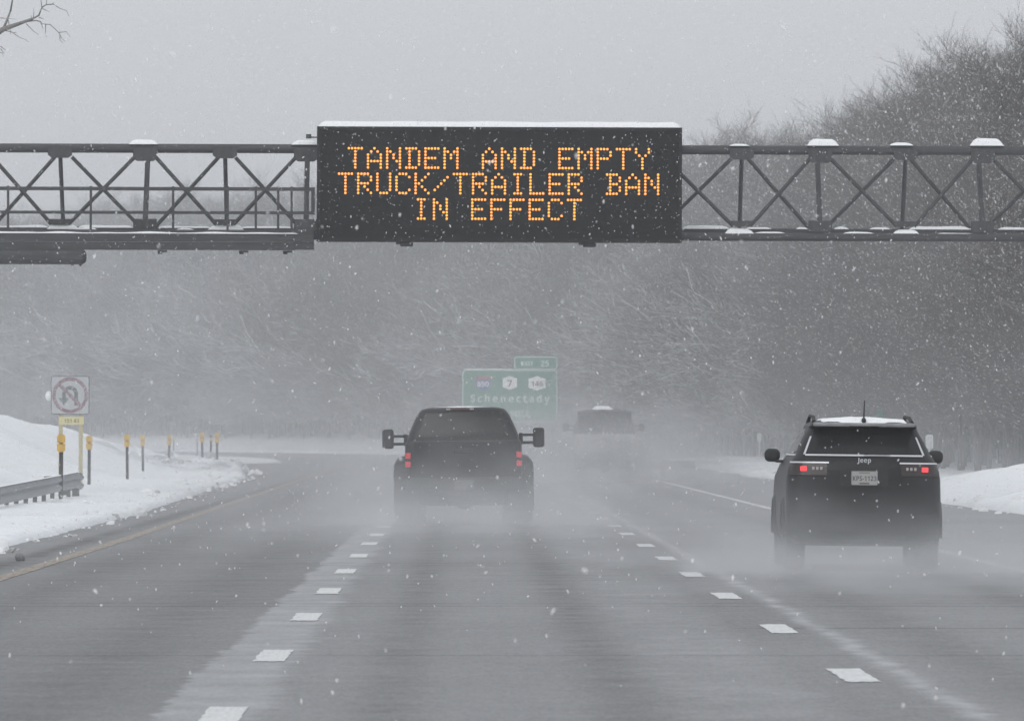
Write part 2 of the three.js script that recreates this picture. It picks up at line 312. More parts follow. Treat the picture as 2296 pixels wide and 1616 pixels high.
standTree(2, 'bare snow-flecked tree at the wood edge above the rightmost snow-capped gantry joint', 18.6, 318, 0.77, 2.1);
standTree(1, 'bare tree with thin upright top twigs, above the gap between two snow-capped gantry joints', 19.0, 352, 0.77, 1.2);
standTree(2, 'tall bare tree with spreading limbs behind the second snow cap from the right', 19.9, 336, 0.76, 4.4);
standTree(2, 'bushy bare tree rising behind the thickest snow cap nearest the message sign', 18.8, 392, 0.83, 3.9);
standTree(1, 'hazy bare tree lowest on the skyline, just right of the message sign', 17.4, 448, 0.8, 5.0);

// tree whose limb reaches into the sky at the top left
{
  const Zt = 132, t = thing('bare_tree', 'bare tree mostly out of view, its crooked limb reaching into the top left sky', 'tree', V(-12.4, 0.2, -Zt));
  const toLocal = (zx, zy, dz = 0) => at(zx * 0.148, zy * 0.148, Zt + dz).sub(t.position);
  const R = rng(5);
  const trunkPts = [V(0, -0.3, 0), V(0.1, 2, 0), V(0.25, 4, 0.1), V(0.2, 6, 0.1), V(-0.1, 8.5, 0), V(-0.2, 11, 0.2), V(0, 13, 0)];
  const tubeOf = (pts, r0, r1, seg = 6) => { const out = []; for (let i = 0; i < pts.length - 1; i++) out.push(bar(pts[i], pts[i + 1], lerp(r0, r1, i / (pts.length - 1)), lerp(r0, r1, (i + 1) / (pts.length - 1)), seg)); return out; };
  mesh('trunk', merged(tubeOf(trunkPts, 0.2, 0.04, 10)), M.bark, t);
  const L = (...p) => { const pts = []; for (let i = 0; i < p.length; i += 2) pts.push(toLocal(p[i], p[i + 1], (R() - 0.5) * 0.5)); return pts; };
  const limbs = [];
  const start = [V(0.25, 4.2, 0.1), V(2.2, 6.0, 0.3)];
  limbs.push(...tubeOf([...start, ...L(-120, 560, 0, 462, 100, 420, 300, 350, 500, 275)], 0.075, 0.018));
  limbs.push(...tubeOf(L(500, 275, 580, 232, 605, 165, 630, 110, 690, 70, 800, 60, 890, 120, 1000, 160, 1040, 250), 0.015, 0.003, 5));
  limbs.push(...tubeOf(L(30, 455, 100, 300, 150, 170, 180, 0, 186, -90), 0.022, 0.01, 5));
  limbs.push(...tubeOf(L(340, 340, 450, 318, 540, 310, 610, 330, 622, 362, 750, 370, 820, 430, 880, 490, 930, 580, 990, 635), 0.013, 0.003, 5));
  for (const p of [[390, 360, 500, 470, 580, 525], [610, 340, 650, 440], [684, 370, 680, 500, 695, 570], [625, 115, 612, 0, 605, -60], [690, 70, 698, 0, 705, -70], [60, 460, 160, 480, 280, 560, 380, 600, 430, 640], [115, 300, 150, 470, 150, 520], [880, 490, 1000, 480, 1060, 560], [500, 270, 505, 200, 500, 130], [580, 260, 660, 290], [900, 520, 900, 600, 950, 660], [0, 270, 60, 275, 240, 290], [470, 290, 465, 230], [770, 70, 810, 35], [640, 130, 740, 180], [0, 700, 80, 760], [0, 740, 60, 810], [-60, 790, 30, 800, 40, 860], [200, 490, 250, 500]]) limbs.push(...tubeOf(L(...p), 0.007, 0.0025, 4));
  // the rest of the crown stays over the median
  for (let k = 0; k < 34; k++) { const y = 4.5 + R() * 8, a = Math.PI * (0.5 + R()), l = 1.6 + R() * 2.4, p0 = V(0.1, y, 0), p1 = V(Math.cos(a) * l * 0.6, y + l * 0.4, Math.sin(a) * l * 0.6), p2 = V(Math.cos(a) * l, y + l * 0.8, Math.sin(a) * l); limbs.push(...tubeOf([p0, p1, p2], 0.035, 0.006, 5)); for (let j = 0; j < 5; j++) { const q = p1.clone().lerp(p2, R()), e = q.clone().add(V((R() - 0.7) * 1.2, 0.2 + R() * 0.9, (R() - 0.5) * 1.2)); limbs.push(bar(q, e, 0.009, 0.003, 4)); } }
  mesh('limb', merged(limbs), std(0.24, 0.235, 0.225, 0.95), t);
}

// ---------------------------------------------------------------- snow shapes
function snowRidge(len, wid, h, seed, lump = 0.35) {   // a soft ridge of settled snow along x, flat underneath
  const nx = Math.max(10, Math.round(len / 0.09)), na = 8, R = rng(seed), s0 = R() * 99;
  const prof = (i) => { const e = Math.min(i, nx - i) / nx * len; return Math.sqrt(clamp(e / Math.min(0.16, len * 0.3), 0, 1)) * (1 + lump * nz(i * 0.12 + s0, seed)); };
  const top = grid(nx, na, (i, j) => { const a = Math.PI * (1 - j / na), k = prof(i), c = Math.cos(a), s = Math.pow(Math.sin(a), 0.55); return [(i / nx - 0.5) * len, s * h * k, -c * wid * 0.5 * (0.88 + 0.12 * Math.min(1, k))]; });
  const under = grid(nx, 1, (i, j) => [(i / nx - 0.5) * len, -0.004, (j - 0.5) * wid * 0.9]);
  return merged([top, under]);
}

// ---------------------------------------------------------------- sign gantry
const GZ = 199, gs = FL / GZ, gx = (d) => (d - VX) / gs, gy = (d) => EYE + (VY - d) / gs;
const gantry = thing('sign_gantry', 'dark steel truss gantry spanning the highway and carrying the message sign', 'gantry', V(0, 0, -GZ));
gantry.rotation.z = -0.0026;
{
  const zF = 0, zB = -1.6;
  const list = [[-420, 1], [-232, 0], [-44, 1], [132, 0], [323, 1], [502, 0], [684, 1], [880, 0], [1075, 1], [1271, 0], [1466, 1], [1662, 0], [1838, 1], [2030, 0], [2203, 1], [2395, 0], [2575, 1]];
  const yT = gy(334), yB = gy(529), yBB = gy(512), xa = gx(-470), xb = gx(2620);
  mesh('chord', merged([bar(V(xa, yT, zF), V(xb, yT, zF), 0.105, 0.105, 14)]), M.steel, gantry);
  mesh('chord', merged([bar(V(xa, yT + 0.03, zB), V(xb, yT + 0.03, zB), 0.09, 0.09, 12)]), M.steel, gantry);
  mesh('chord', merged([bar(V(xa, yB, zF), V(xb, yB, zF), 0.10, 0.10, 14)]), M.steel, gantry);
  mesh('chord', merged([bar(V(xa, yBB, zB), V(xb, yBB, zB), 0.06, 0.06, 12)]), M.steel, gantry);
  for (let i = 0; i < list.length; i++) {
    const [d, p] = list[i], x = gx(d), next = list[i + 1];
    const yt = yT - 0.14, yb = gy(505);
    mesh('vertical_strut', bar(V(x, yt, p ? zB : zF), V(x, yb, p ? zF : zB), 0.05 + 0.012 * p, 0.05 + 0.012 * p, 8), M.steel, gantry);
    if (next) {
      const x2 = gx(next[0]), xs = 0.2;
      // front bracing runs from the heavy top joints, back bracing from the light ones
      const zt = p ? zF : zB;
      mesh('brace', bar(V(x + xs, yt - 0.02, zt + 0.03), V(x2 - xs, yb, zt + 0.03), 0.046, 0.046, 8), M.steel, gantry);
      const zt2 = next[1] ? zF : zB;
      mesh('brace', bar(V(x2 - xs, yt - 0.02, zt2 + 0.03), V(x + xs, yb, zt2 + 0.03), 0.046, 0.046, 8), M.steel, gantry);
      mesh('cross_strut', bar(V(x, yT - 0.02, zF), V(x2, yT, zB), 0.035, 0.035, 6), M.steel, gantry);
    }
    const gp = (w, h, y, z) => { const s = new THREE.Shape(); s.moveTo(-w / 2, h / 2); s.lineTo(w / 2, h / 2); s.lineTo(w / 2, -h * 0.25); s.lineTo(w / 2 - 0.09, -h / 2); s.lineTo(-w / 2 + 0.09, -h / 2); s.lineTo(-w / 2, -h * 0.25); return new THREE.ExtrudeGeometry(s, { depth: 0.03, bevelEnabled: false }).translate(x, y, z); };
    mesh('gusset_plate', p ? gp(0.57, 0.30, yT - 0.155, zF + 0.09) : gp(0.57, 0.27, yT - 0.10, zF + 0.09), M.steel, gantry);
    if (p) mesh('gusset_plate', gp(0.55, 0.26, gy(505), zF + 0.075).rotateZ(0), M.steel, gantry);
    else mesh('gusset_plate', gp(0.5, 0.14, gy(500), zF + 0.075), M.steel, gantry);
  }
  for (const [d, w, h, y] of [[-44, 64, 9, 324], [319, 66, 10, 324], [681, 60, 9, 324], [1656, 46, 4, 324], [1844, 72, 13, 323], [2020, 54, 6, 322], [2212, 76, 14, 322], [2575, 70, 9, 322]])
    mesh('snow_cap', snowRidge(w / gs, 0.34, h / gs * 1.15, d + 500, 0.15).translate(gx(d), gy(y) - 0.015, zF), M.snow, gantry);
  // snow lying along the lower chords, broken at the joints
  for (const [a, b, h, y, z] of [[-200, 100, 5, 507, zB], [165, 292, 5, 507, zB], [345, 470, 4, 507, zB], [530, 655, 4, 507, zB], [1530, 1640, 6, 506, zB], [1675, 1735, 5, 506, zB], [1790, 1818, 4, 506, zB], [1875, 1910, 5, 506, zB], [1955, 2004, 5, 506, zB], [2045, 2188, 6, 506, zB], [2245, 2420, 5, 506, zB], [103, 175, 11, 514, zF], [160, 215, 5, 515, zF], [392, 436, 4, 516, zF], [463, 545, 12, 515, zF], [1624, 1690, 12, 520, zF], [2002, 2060, 11, 519, zF], [1690, 1760, 3, 519, zF], [1890, 1960, 3, 519, zF], [2100, 2180, 2, 519, zF]])
    mesh('snow_strip', snowRidge((b - a) / gs, 0.16, h / gs, a + 900, 0.6).translate(gx((a + b) / 2), gy(y) - 0.02, z), M.snow, gantry);
  // walkway with handrail on the left
  const zW = 0.75, wx0 = gx(-470), wx1 = gx(703);
  mesh('walkway_rail', bx(wx1 - wx0, 0.085, 0.05, (wx0 + wx1) / 2, gy(427), zW), M.steel, gantry);
  mesh('walkway_rail', bx(wx1 - wx0, 0.07, 0.05, (wx0 + wx1) / 2, gy(480), zW), M.steel, gantry);
  for (const d of [-350, -165, 19, 204, 388, 510, 573, 623, 653]) mesh('rail_post', bx(0.055, gy(421) - gy(528), 0.05, gx(d), (gy(421) + gy(528)) / 2, zW - 0.052), M.steel, gantry);
  mesh('rail_post', bx(0.085, gy(423) - gy(484), 0.06, gx(701), (gy(423) + gy(484)) / 2, zW + 0.056), M.steel, gantry);
  mesh('walkway_deck', bx(wx1 - wx0, 0.10, 0.95, (wx0 + wx1) / 2, gy(523), zW - 0.45), M.steel, gantry);
  mesh('fascia_panel', bx(wx1 - wx0, 0.18, 0.06, (wx0 + wx1) / 2, gy(537), zW + 0.06), M.steel, gantry);
  mesh('fascia_panel', bx(gx(660) - wx0, 0.185, 0.06, (wx0 + gx(660)) / 2, gy(555), zW + 0.035), M.steel, gantry);
  mesh('end_box', bx(gx(703) - gx(660), 0.17, 0.3, gx(681.5), gy(554), zW - 0.1), M.steel, gantry);
  mesh('end_box', bx(gx(706) - gx(662), 0.36, 0.05, gx(683), gy(512), zW - 0.04), M.steel, gantry);
  mesh('snow_strip', snowRidge(wx1 - wx0 - 0.7, 0.12, 0.035, 31, 0.9).translate((wx0 + wx1) / 2, gy(527), zW + 0.06), M.snow, gantry);
  for (const d of [364, 546, 644]) mesh('under_lamp', merged([bx(0.22, 0.04, 0.2, gx(d), gy(566.5), zW - 0.1, 0.01), bx(0.1, 0.05, 0.1, gx(d - 5), gy(570), zW - 0.1, 0.01)]), M.steel, gantry);
  mesh('lamp_housing', new RoundedBoxGeometry(3.6, 0.36, 0.5, 4, 0.13).translate(gx(194) - 1.8, gy(579), zW - 0.1), M.steel, gantry);
  for (const d of [163, 181]) mesh('lamp_bracket', bx(0.05, 0.06, 0.08, gx(d), gy(597), zW - 0.1), M.steel, gantry);
  // columns beyond the frame
  for (const x of [xa - 0.1, xb + 0.1]) for (const z of [zF, zB]) mesh('column', bar(V(x, -0.3, z), V(x, yT + 0.2, z), 0.2, 0.16, 14), M.steel, gantry);
}

// ---------------------------------------------------------------- message sign
const FONT = { T: '#####..#....#....#....#....#....#..', A: '..#...#.#.#...##...#######...##...#', N: '#...###..##.#.##.#.##..###...##...#', D: '####..#..#.#..#.#..#.#..#.#..#####.', E: '######....#....####.#....#....#####', M: '#...###.###.#.##.#.##...##...##...#', P: '####.#...##...#####.#....#....#....', Y: '#...##...#.#.#...#....#....#....#..', R: '####.#...##...#####.#.#..#..#.#...#', U: '#...##...##...##...##...##...#.###.', C: '.###.#...##....#....#....#...#.###.', K: '#...##..#.#.#..##...#.#..#..#.#...#', '/': '.........#...#...#...#...#.........', I: '.###...#....#....#....#....#...###.', L: '#....#....#....#....#....#....#####', B: '####..#..#.#..#.###..#..#.#..#####.', F: '######....#....####.#....#....#....' };
{
  const sign = thing('message_sign', 'large black electronic sign with amber lettering, snow along its top, hung on the gantry', 'message sign', V(gx(1117), 0, -GZ + 0.9));
  sign.rotation.z = -0.0034;
  const w = 816 / gs, yt = gy(287.5), yb = gy(544), h = yt - yb, cy = (yt + yb) / 2;
  mesh('housing', bx(w, h, 0.75, 0, cy, -0.4, 0.02), M.housing, sign);
  mesh('display_face', bx(w - 0.14, h - 0.14, 0.03, 0, cy, -0.012), M.signBlack, sign);
  for (const [bw, bh, x, y] of [[w, 0.08, 0, yt - 0.04], [w, 0.08, 0, yb + 0.04], [0.08, h - 0.164, -w / 2 + 0.04, cy], [0.08, h - 0.164, w / 2 - 0.04, cy]]) mesh('frame', bx(bw, bh, 0.06, x, y, 0.0), M.housing, sign);
  mesh('snow_cap', snowRidge(w - 0.02, 0.8, 0.155, 7, 0.12).translate(0, yt - 0.015, -0.38), M.snow, sign);
  for (const d of [910, 1319]) mesh('bracket', merged([bx(0.3, 0.10, 0.25, gx(d) - gx(1117), yb - 0.06, -0.25, 0.03), bx(0.14, 0.05, 0.2, gx(d) - gx(1117) - 0.18, yb - 0.035, -0.25, 0.01)]), M.steel, sign);
  mesh('side_fitting', merged([bx(0.14, 0.03, 0.1, -w / 2 - 0.07, gy(311), -0.3), bx(0.12, 0.10, 0.12, -w / 2 - 0.2, gy(309), -0.3)]), M.steel, sign);
  const dotG = new THREE.SphereGeometry(0.0285, 8, 6).scale(1, 1, 0.45).toNonIndexed(), pitch = 7.13 / gs;
  const lx = (z) => (685 + z * 0.3818 - 1117) / gs, ly = (z) => gy(255 + z * 0.3818 - 0.5);
  for (const [text, sx, sy] of [['TANDEM AND EMPTY', 250, 214], ['TRUCK/TRAILER BAN', 193, 363], ['IN EFFECT', 637, 512]])
    [...text].forEach((ch, i) => {
      if (ch === ' ') return;
      const dots = [];
      for (let k = 0; k < 35; k++) if (FONT[ch][k] === '#') dots.push(dotG.clone().translate(lx(sx) + (i * 6 + k % 5) * pitch, ly(sy) - Math.floor(k / 5) * pitch, 0.009));
      mesh('lit_letter', mergeGeometries(dots), M.led, sign);
    });
}

// ---------------------------------------------------------------- roadside signs
function panelBox(w, h, d, r, face, edge) {
  const s = new THREE.Shape(); s.moveTo(-w / 2 + r, -h / 2); s.lineTo(w / 2 - r, -h / 2); s.absarc(w / 2 - r, -h / 2 + r, r, -Math.PI / 2, 0); s.lineTo(w / 2, h / 2 - r); s.absarc(w / 2 - r, h / 2 - r, r, 0, Math.PI / 2); s.lineTo(-w / 2 + r, h / 2); s.absarc(-w / 2 + r, h / 2 - r, r, Math.PI / 2, Math.PI); s.lineTo(-w / 2, -h / 2 + r); s.absarc(-w / 2 + r, -h / 2 + r, r, Math.PI, Math.PI * 1.5);
  const g = new THREE.ExtrudeGeometry(s, { depth: d, bevelEnabled: false, curveSegments: 6 }), p = g.attributes.position, uv = g.attributes.uv;
  for (let i = 0; i < p.count; i++) uv.setXY(i, p.getX(i) / w + 0.5, p.getY(i) / h + 0.5);
  return g;
}
const rough = (tex, r = 0.6) => new THREE.MeshPhysicalMaterial({ map: tex, roughness: r });
{ // green exit sign beyond the trucks
  const Z = 572, s = FL / Z, c = at(1142.5, 888, Z), w = 215 / s, h = 120 / s;
  const t = thing('exit_sign', 'green highway exit sign for Schenectady with route shields, far beyond the black pickup', 'exit sign', V(c.x, 0, -Z));
  t.rotation.z = -0.005;
  const green = '#137a5d', pale = '#d3dfda';
  const frame = (g, W, H, r, b) => { g.fillStyle = green; g.fillRect(0, 0, W, H); g.strokeStyle = pale; g.lineWidth = b; g.beginPath(); g.roundRect(b * 0.9, b * 0.9, W - b * 1.8, H - b * 1.8, r); g.stroke(); };
  const hexShield = (g, x, y, rx, ry) => { g.fillStyle = '#f2f2f0'; g.beginPath(); g.moveTo(x - rx, y - ry * 0.62); g.quadraticCurveTo(x - rx * 0.4, y - ry * 0.75, x, y - ry); g.quadraticCurveTo(x + rx * 0.4, y - ry * 0.75, x + rx, y - ry * 0.62); g.quadraticCurveTo(x + rx * 0.9, y, x + rx, y + ry * 0.62); g.quadraticCurveTo(x + rx * 0.4, y + ry * 0.8, x, y + ry); g.quadraticCurveTo(x - rx * 0.4, y + ry * 0.8, x - rx, y + ry * 0.62); g.quadraticCurveTo(x - rx * 0.9, y, x - rx, y - ry * 0.62); g.fill(); };
  const main = canvasTex(1075, 600, (g, W, H) => {
    frame(g, W, H, 45, 11);
    g.textAlign = 'center'; g.textBaseline = 'middle';
    // interstate shield
    const x = 236, y = 150; g.fillStyle = '#3a4f96'; g.beginPath(); g.moveTo(x - 92, y - 30); g.bezierCurveTo(x - 100, y + 30, x - 60, y + 70, x, y + 92); g.bezierCurveTo(x + 60, y + 70, x + 100, y + 30, x + 92, y - 30); g.fill();
    g.fillStyle = '#a03a42'; g.beginPath(); g.moveTo(x - 92, y - 34); g.quadraticCurveTo(x - 70, y - 62, x - 62, y - 76); g.quadraticCurveTo(x - 30, y - 62, x, y - 76); g.quadraticCurveTo(x + 30, y - 62, x + 62, y - 76); g.quadraticCurveTo(x + 70, y - 62, x + 92, y - 34); g.fill();
    g.fillStyle = '#e6e6ea'; g.font = 'bold 82px sans-serif'; g.fillText('890', x, y + 18);
    hexShield(g, 536, 150, 84, 80); hexShield(g, 842, 154, 100, 82);
    g.fillStyle = '#1c1c1c'; g.font = 'bold 104px sans-serif'; g.fillText('7', 536, 156); g.font = 'bold 84px sans-serif'; g.fillText('146', 842, 160);
    g.fillStyle = pale; g.font = 'bold 116px sans-serif'; const word = 'Schenectady'; let px = 92; for (const ch of word) { g.textAlign = 'left'; g.fillText(ch, px, 328); px += g.measureText(ch).width + 19; }
    g.textAlign = 'center'; g.font = 'bold 92px sans-serif'; g.fillText('1   MILE', 590, 495);
  });
  const tab = canvasTex(490, 148, (g, W, H) => { frame(g, W, H, 30, 10); g.fillStyle = pale; g.textBaseline = 'middle'; g.font = 'bold 66px sans-serif'; g.fillText('EXIT', 78, 80); g.font = 'bold 92px sans-serif'; g.fillText('25', 295, 78); });
  const y0 = c.y;
  mesh('main_panel', panelBox(w, h, 0.06, 0.28, green), rough(main), t).position.set(0, y0, 0);
  mesh('exit_tab', panelBox(98 / s, 31 / s, 0.06, 0.18), rough(tab), t).position.set(w / 2 - 49 / s - 0.02, y0 + h / 2 + 14.4 / s, 0);
  for (const x of [-w * 0.3, w * 0.3]) { const yb = Math.max(0, groundH(c.x + x - bend(Z), Z)); mesh('post', bx(0.16, y0 + h * 0.4 - yb + 0.2, 0.16, x, (y0 + h * 0.4 + yb - 0.2) / 2, -0.10), M.galvanised, t); }
  mesh('snow_cap', snowRidge(w * 0.53, 0.1, 0.05, 3, 0.5).translate(-w * 0.22, y0 + h / 2 - 0.008, 0.03), M.snow, t);
}
{ // no U-turn sign with a reference plate, on two pale posts
  const Z = 222, s = FL / Z, c = at(156, 886, Z), w = 86 / s;
  const gy0 = groundH(c.x - bend(Z), Z);
  const t = thing('no_u_turn_sign', 'white square no U-turn sign with red ring on two pale yellow posts', 'road sign', V(c.x, gy0, -Z));
  t.rotation.z = -0.004;
  const face = canvasTex(512, 512, (g) => {
    g.fillStyle = '#3c3c40'; g.fillRect(0, 0, 512, 512); g.fillStyle = '#abafb2'; g.beginPath(); g.roundRect(9, 9, 494, 494, 22); g.fill();
    g.fillStyle = '#5f6765'; g.strokeStyle = '#5f6765'; g.lineWidth = 52; g.beginPath(); g.moveTo(338, 392); g.lineTo(338, 240); g.arc(256, 240, 82, 0, Math.PI, true); g.lineTo(174, 300); g.stroke();
    g.beginPath(); g.moveTo(100, 292); g.lineTo(248, 292); g.lineTo(174, 392); g.fill();
    g.strokeStyle = '#7f656b'; g.lineWidth = 46; g.beginPath(); g.arc(256, 256, 216, 0, 7); g.stroke(); g.beginPath(); g.moveTo(104, 104); g.lineTo(408, 408); g.stroke();
    const R = rng(3); g.fillStyle = 'rgba(178,182,186,0.45)'; for (let i = 0; i < 900; i++) { g.beginPath(); g.arc(R() * 512, R() * 512, 2 + R() * 9, 0, 7); g.fill(); }   // snow stuck to the face
  });
  const plate = canvasTex(512, 160, (g) => { g.fillStyle = '#c9c193'; g.fillRect(0, 0, 512, 160); g.fillStyle = '#6d6850'; g.font = 'bold 104px sans-serif'; g.textBaseline = 'middle'; g.textAlign = 'center'; g.fillText('151 43', 262, 84); });
  mesh('sign_panel', panelBox(w, w, 0.02, 0.05), rough(face), t).position.set(0, c.y - gy0, 0.05);
  mesh('reference_plate', panelBox(56 / s, 18 / s, 0.015, 0.02), rough(plate), t).position.set(3 / s, at(0, 943, Z).y - gy0, 0.05);
  for (const d of [135, 180]) mesh('post', bx(9 / s, c.y + 0.3 - gy0 + 0.3, 0.08, (d - 156) / s, (c.y + 0.3 - gy0 - 0.3) / 2, 0), M.paleYellow, t);
  mesh('snow_clump', new THREE.SphereGeometry(0.13, 16, 10).scale(0.8, 1, 0.5).translate(-w / 2 - 0.05, c.y - gy0 - 0.02, 0), M.snow, t);
}
// yellow delineator posts round the median turnaround
{
  const plateShape = (h) => { const s = new THREE.Shape(), w = 0.085, r = 0.08; s.moveTo(-w, 0); s.lineTo(w, 0); s.lineTo(w, h - r * 0.5); s.quadraticCurveTo(w * 0.9, h, 0, h); s.quadraticCurveTo(-w * 0.9, h, -w, h - r * 0.5); return new THREE.ExtrudeGeometry(s, { depth: 0.012, bevelEnabled: false, curveSegments: 6 }); };
  const shape = plateShape(0.175), channel = merged([bx(0.085, 1, 0.012, 0, 0.5, 0), bx(0.012, 1, 0.045, -0.036, 0.5, 0.028), bx(0.012, 1, 0.045, 0.036, 0.5, 0.028)]);
  const posts = [
    [136, 974, 1124, 178, 'tall delineator post with two yellow plates beside the end of the guardrail'],
    [199, 977, 1094, 226, 'yellow-topped delineator post just right of the no U-turn sign'],
    [285, 974, 1080, 252, 'yellow-topped delineator post, left one of the pair in the flat snow before the plowed heap'],
    [320, 975, 1070, 281, 'yellow-topped delineator post, right one of the pair in the flat snow before the plowed heap'],
    [378, 975, 1043, 305, 'yellow-topped delineator post behind the grey left part of the plowed heap'],
    [389, 979, 1022, 490, 'thin faint delineator post far back on the median, left of the other thin one'],
    [441, 982, 1025, 480, 'thin faint delineator post far back on the median, right of the other thin one'],
    [453, 969, 1040, 307, 'yellow-topped delineator post second from the right end of the median'],
    [472, 977, 1035, 322, 'small pale delineator post between the two rightmost yellow ones on the median'],
    [486, 970, 1038, 306, 'yellow-topped delineator post at the right end of the median row'],
  ];
  for (const [d, y0, y1, Z, label] of posts) {
    const top = at(d, y0, Z), X = top.x, base = Math.min(groundH(X - bend(Z), Z), at(d, y1, Z).y + 0.15), H = top.y - base;
    const t = thing('delineator_post', label, 'delineator', V(X, base, -Z), 0, 'yellow delineator posts in the median');
    t.rotation.z = -0.03 + (d % 7) * 0.008;
    mesh('post', channel.clone().scale(1, H + 0.25, 1).translate(0, -0.25, 0), M.postSteel, t);
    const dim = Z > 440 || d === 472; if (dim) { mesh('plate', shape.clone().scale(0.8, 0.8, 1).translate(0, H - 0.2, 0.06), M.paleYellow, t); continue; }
    mesh('plate', shape.clone().translate(0, H - 0.175, 0.06), M.yellow, t);
    mesh('plate', shape.clone().rotateZ(Math.PI).translate(0, H - 0.195, 0.06), M.yellow, t);
  }
  // white delineators on the right verge
  for (const [d, y0, Z, h, label] of [[1703, 971, 376, 0.36, 'white delineator post standing alone left of the dark SUV'], [2085, 974, 211, 0.36, 'white delineator post rising behind the right mirror of the dark SUV'], [1489, 965, 540, 0.36, 'faint small white delineator post at the far bend right of the white truck']]) {
    const top = at(d, y0, Z), X = top.x, base = groundH(X - bend(Z), Z), H = top.y - base;
    const t = thing('delineator_post', label, 'delineator', V(X, base, -Z), 0, 'white delineator posts on the right verge');
    mesh('post', bx(0.05, H + 0.2, 0.03, 0, H / 2 - 0.1, 0), M.whitePaint, t);
    mesh('plate', panelBox(0.19, h, 0.012, 0.06), M.whitePaint, t).position.set(0, H - h / 2, 0.03);
  }
  const top = at(1974, 918, 300), base = groundH(top.x, 300), t = thing('mile_marker', 'small green marker plate on a post behind the SUV antenna', 'mile marker', V(top.x, base, -300)), H = top.y - base;
  const g = std(0.02, 0.16, 0.12, 0.6, { map: dirtMap });
  mesh('post', bx(0.05, H + 0.2, 0.04, 0, H / 2 - 0.12, 0), M.postSteel, t); mesh('plate', panelBox(0.22, 0.31, 0.012, 0.03), g, t).position.set(0, H - 0.155, 0.03);
}
{ // guardrail on the left
  const t = thing('guardrail', 'galvanised guardrail on dark posts along the left median, its end curled back', 'guardrail', V(0, 0, 0));
  const railY = (Z) => lerp(0.31, 0.47, clamp((Z - 156) / 30, 0, 1)), railX = (Z) => lerp(-8.66, -8.42, clamp((Z - 156) / 30, 0, 1));
  const path = []; for (let Z = 120; Z <= 185; Z += 1) path.push(V(railX(Z), railY(Z), -Z));
  for (const [dx, dz] of [[0.02, 1.2], [-0.1, 2.2], [-0.45, 3.0], [-0.9, 3.3]]) path.push(V(-8.42 + dx, 0.46 - 0.03 * dz, -185 - dz));
  // W profile: offset out, height
  const prof = [[0, 0.155], [0.03, 0.15], [0.08, 0.10], [0.08, 0.055], [0.015, 0.015], [0.0, 0], [0.015, -0.015], [0.08, -0.055], [0.08, -0.10], [0.03, -0.15], [0, -0.155]];
  const rail = (o) => grid(prof.length - 1, path.length - 1, (i, j) => { const a = path[Math.max(0, j - 1)], b = path[Math.min(path.length - 1, j + 1)], d = b.clone().sub(a).normalize(), n = V(-d.z, 0, d.x); const q = path[j].clone().addScaledVector(n, prof[i][0] + o); return [q.x, q.y + prof[i][1] * 1.1, q.z]; }, (i, j) => [j * 0.5, i * 0.1]);
  mesh('rail', merged([rail(0), rail(-0.006)]), M.galvanised, t);
  for (let Z = 122; Z < 185; Z += 3.1) { const X = railX(Z) - 0.12, y = railY(Z) - 0.6; mesh('post', merged([bx(0.085, 1.4, 0.012, X, y, -Z - 0.06), bx(0.085, 1.4, 0.012, X, y, -Z + 0.06), bx(0.012, 1.4, 0.11, X, y, -Z), bx(0.09, 0.30, 0.10, X + 0.085, y + 0.59, -Z)]), M.postSteel, t); }
  mesh('post', bx(0.15, 1.2, 0.2, -8.5, -0.15, -186.2), M.postSteel, t); mesh('post', bx(0.15, 1.2, 0.2, -8.8, -0.15, -188), M.postSteel, t);
  mesh('snow_strip', grid(4, path.length - 1, (i, j) => [path[j].x + (i / 4 - 0.5) * 0.1 + 0.02, path[j].y + 0.172 + 0.02 * Math.sin(i / 4 * Math.PI) * (0.8 + nz(j * 0.7, 4)) , path[j].z]), M.snow, t);
}
{ // lump of ice on the left shoulder
  const g = new THREE.IcosahedronGeometry(0.062, 3), p = g.attributes.position; for (let i = 0; i < p.count; i++) { const v = V(p.getX(i), p.getY(i), p.getZ(i)), k = 1 + 0.5 * nz(v.x * 7, v.y * 7, v.z * 7); p.setXYZ(i, v.x * k, v.y * k * 0.8, v.z * k * 0.8); }
  g.computeVertexNormals();
  const c = at(43, 1254, FL * EYE / (1257 - VY)); const o = mesh('ice_chunk', g, std(0.26, 0.265, 0.27, 0.6, { bumpMap: grain, bumpScale: 0.02 }), scene); o.position.set(c.x, 0.035, c.z); tag(o, 'grey lump of dirty ice on the left shoulder beside the yellow line', 'ice lump');
}

